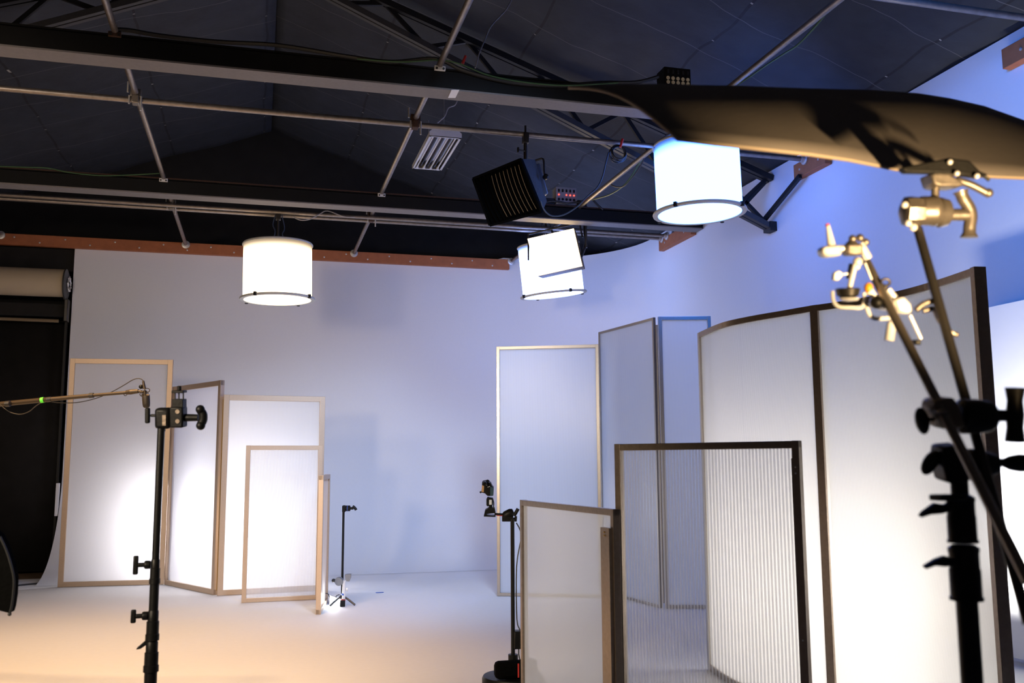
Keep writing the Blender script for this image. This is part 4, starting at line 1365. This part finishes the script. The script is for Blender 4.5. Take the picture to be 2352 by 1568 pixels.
MB().prism([P(x, y, -0.036) for x, y in ((1126, 1117), (1134, 1121), (1133, 1138), (1126, 1138))], _fw * 0.02).build('screen', mat('dark_teal_panel', (0.03, 0.07, 0.10), 0.4), r)
MB().lathe(P(1114, 1110, -0.03), -_fw, [(5 * s_, 0), (5 * s_, 0.03), (3 * s_, 0.035), (0, 0.03)], 14).build('lens', M_BLACK, r)
MB().ball(P(1120, 1106), 5 * s_).build('viewfinder', M_BLACK, r)
MB().ball(P(1104, 1130), 2.4 * s_).build('focus_knob', M_BLACK, r)
for x, y in ((1118, 1114), (1121, 1118), (1124, 1117)):
    MB().ball(P(x, y, -0.036), 1.1 * s_).build('button', M_WHITEPL, r)

# ================================================================== SMALL STAND AT CENTRE LEFT
SX, SY = 0.84, 9.66
zr = lambda row: ZROW(SX, SY, row)
dd0 = 9.66
cdp = (Vector((SX, SY, 0.5)) - CAM).dot(_fw)
s_ = S(cdp)
P = lambda x, y, q=0: D(x, y, cdp + q)
r = thing('light_stand', (SX, SY, 0), 'small thin black stand near the centre of the white wall', 'light stand', 'black light stands')
MB().tube((SX, SY, 0.03), (SX, SY, zr(1172)), 0.0115, n=12).build('pole', M_BLACK, r)
for a_ in (90, 330, 210):
    MB().path([(SX, SY, 0.10), (SX + 0.07 * math.cos(math.radians(a_)), SY + 0.07 * math.sin(math.radians(a_)), 0.06), (SX + 0.14 * math.cos(math.radians(a_)), SY + 0.14 * math.sin(math.radians(a_)), 0.012)], 0.010, 6).build('leg', M_BLACKMET, r)
MB().box((SX, SY - 0.06, 0.03), (0.05, 0.05, 0.06)).build('foot', M_BLACK, r, bevel=0.006)
r = thing('grip_head', P(795, 1168), 'small black grip head with blue ring on the thin centre stand', 'grip head', 'grip heads')
MB().box(P(790, 1168), (7 * s_, 0.05, 15 * s_), ROTC).build('stand_socket', M_BLACK, r, bevel=0.006)
MB().lathe(P(792, 1167), _rt, [(5 * s_, 0), (6.5 * s_, 3 * s_), (6.5 * s_, 12 * s_), (4 * s_, 13 * s_)], 16).build('jaw_disc', M_BLACK, r)
MB().lathe(P(798, 1167), _rt, [(6.8 * s_, 0), (6.8 * s_, 1.2 * s_)], 16).build('ring', M_BLUE, r)
b = MB().tube(P(804, 1167), P(812, 1167), 3 * s_).path([P(810, 1162), P(815, 1166), P(818, 1171)], 3.2 * s_, 10)
b.build('handle', M_BLACK, r)
r = thing('grip_head', P(780, 1332), 'grey metal clamp with a short silver tube low on the thin centre stand', 'grip head', 'grip heads')
MB().lathe(P(780, 1333, -0.06), -_fw, [(9 * s_, 0), (10 * s_, 0.02), (9 * s_, 0.05), (0, 0.05)], 20).build('jaw_disc', mat('grey_cast_metal', (0.25, 0.26, 0.28), 0.45, 0.5), r)
b = MB().tube(P(774, 1333, -.05), P(768, 1332, -.05), 3 * s_).ball(P(766, 1333, -.05), 4.5 * s_)
b.build('knob', M_BLACKMET, r)
MB().tube(P(789, 1378, -.08), P(791, 1332, -.08), 4 * s_).build('silver_tube', M_CHROME, r)
MB().tube(P(788.4, 1366, -.08), P(788.6, 1362, -.08), 4.4 * s_).build('blue_band', M_BLUE, r)
MB().tube(P(788.2, 1380, -.08), P(788.3, 1375, -.08), 5 * s_).build('red_band', M_RED, r)
MB().prism([P(x, y, -.08) for x, y in ((792, 1320), (799, 1319), (806, 1319), (805, 1328), (802, 1335), (794, 1334))], _fw * 0.04).build('bracket', mat('grey_cast_metal', (0.25, 0.26, 0.28), 0.45, 0.5), r)
MB().ball(P(797, 1353, -.08), 3 * s_, 10, 0, _up, 1.6).build('wing_knob', M_CHROME, r)

# glowing floor light beside the edge-on screen
c = Vector((0.785, 9.70, 0.0))
r = thing('floor_light', c, 'small glowing white light panel on the floor beside the edge on screen', 'light')
r_ = Matrix.Rotation(math.radians(58), 3, 'Z') @ Matrix.Rotation(math.radians(-20), 3, 'X')
q = PZ(772, 1392, 0.0)
cc = Vector((q.x, q.y + 0.10, 0.055))
MB().prism([cc + Vector((-0.055, 0.02, 0.035)), cc + Vector((0.05, -0.06, 0.0)), cc + Vector((0.05, -0.06, -0.05)), cc + Vector((-0.055, 0.02, -0.05))], (0.004, 0.012, 0)).build('lit_face', emit('floor_light_glow', (0.95, 0.97, 1.0), 6), r, smooth=False)
MB().prism([cc + Vector((-0.055, 0.035, 0.035)), cc + Vector((0.05, -0.045, 0.0)), cc + Vector((0.05, -0.045, -0.05)), cc + Vector((-0.055, 0.035, -0.05))], (0.01, 0.02, 0)).build('housing', M_BLACK, r, smooth=False)
area('floor_light_throw', (cc.x - 0.02, cc.y - 0.04, 0.07), (0.55, 9.4, 0.1), 0.08, 2, (0.95, 0.97, 1.0))
cable('electric_cable', 'thin dark cord curling beside the small floor light', [D(x, y, cdp + 0.05) for x, y in ((748, 1362), (754, 1364), (757, 1371), (762, 1374), (768, 1376), (773, 1368), (780, 1365))], 0.004, M_RUBBER)

q = PZ(872, 1361, 0.0)
tag(MB().box((q.x, q.y, 0.004), (0.085, 0.03, 0.004)).build('tape_mark', M_BLUE, smooth=False), 'small blue tape mark on the white floor', 'tape')

# ================================================================== MICROPHONE BOOM
d = 5.6
s_ = S(d)
P = lambda x, y, q=0: D(x, y, d + q)
r = thing('boom_pole', P(130, 914), 'thin bronze boom pole reaching in from the left edge', 'boom pole')
MB().tube(P(-160, 944, 0.15), P(112, 917), 6.2 * s_, 5.6 * s_).build('outer_tube', M_BRONZE, r)
MB().tube(P(110, 917), P(210, 908), 5 * s_, 4.6 * s_).build('middle_tube', M_BRONZE, r)
MB().tube(P(208, 908), P(292, 901), 3.8 * s_).build('inner_tube', M_BRONZE, r)
for x, y, R_ in ((18, 927, 7), (113, 917, 6), (210, 908, 5.8)):
    MB().tube(P(x - 5, y + 0.5), P(x + 5, y - 0.5), R_ * s_).build('locking_collar', M_BLACKMET, r)
MB().tube(P(94, 919), P(101, 918), 6.4 * s_).build('green_band', M_NEON, r)
b = MB().path([P(288 + 3.5 * math.cos(t * .785), 905 + 3.5 * math.sin(t * .785)) for t in range(8)], 0.9 * s_, 6, True, smooth=2)
b.tube(P(290, 901), P(300, 900), 5 * s_, 6 * s_).tube(P(300, 900), P(318, 898), 6 * s_, 5 * s_)
b.build('tip_joint', M_BRONZE, r)
r = thing('microphone', P(334, 920), 'brown side address microphone hanging from the boom pole tip', 'microphone')
MB().lathe(P(335, 908), (P(336.5, 936) - P(335, 908)), [(8 * s_, 0), (8.6 * s_, 2 * s_), (8.4 * s_, 18 * s_), (7.6 * s_, 25 * s_), (5 * s_, 28 * s_), (0, 29 * s_)], 20).build('body', M_BROWN, r)
b = MB()
for (x, y, R_) in ((338, 896, 6), (327, 905, 6), (333, 903, 7)):
    b.path([P(x + R_ * math.cos(t * .785), y + R_ * 0.75 * math.sin(t * .785), 0.01 * math.sin(t)) for t in range(8)], 0.9 * s_, 6, True, smooth=2)
b.tube(P(316, 898), P(332, 900), 3 * s_).tube(P(326, 906), P(343, 908), 2.5 * s_).tube(P(332, 896), P(334, 908), 4 * s_)
b.build('shock_mount', M_BRONZE, r)
MB().ball(P(324, 888), 5 * s_).build('mount_knob', M_BLACK, r)
MB().tube(P(332, 893), P(329, 874), 4 * s_, 2.4 * s_).build('cable_plug', M_BRONZE, r)
cable('microphone_cable', 'thin brown cable wound along the boom pole to the microphone', [P(x, y) for x, y in ((-40, 925), (0, 930), (8, 936), (25, 947), (48, 951), (68, 944), (80, 934), (94, 925), (110, 921), (130, 924), (165, 925), (195, 921), (225, 913), (245, 905), (262, 897), (285, 884), (305, 872), (318, 869), (327, 872), (330, 878))], 1.0 * s_, M_BROWN)

# ================================================================== BLACK SHAPE AT THE LEFT EDGE
d = 3.0
out = [(-110, 1180), (-40, 1195), (0, 1232), (14, 1262), (25, 1296), (32, 1330), (30, 1368), (26, 1395), (22, 1408), (0, 1402), (-60, 1392), (-110, 1380)]
r = thing('fabric_flag', D(-30, 1300, d), 'black curved fabric edge poking in at the lower left', 'flag')
MB().prism([D(x, y, d + 0.02 * math.sin(x * 0.05)) for x, y in out], _fw * 0.03).build('fabric', M_FABRIC, r)
MB().path([D(x, y, d) for x, y in out[2:9]], 0.004, 8).build('piping', M_RUBBER, r)
MB().ball(D(22, 1410, d), 0.006).build('cord_end', M_RUBBER, r)
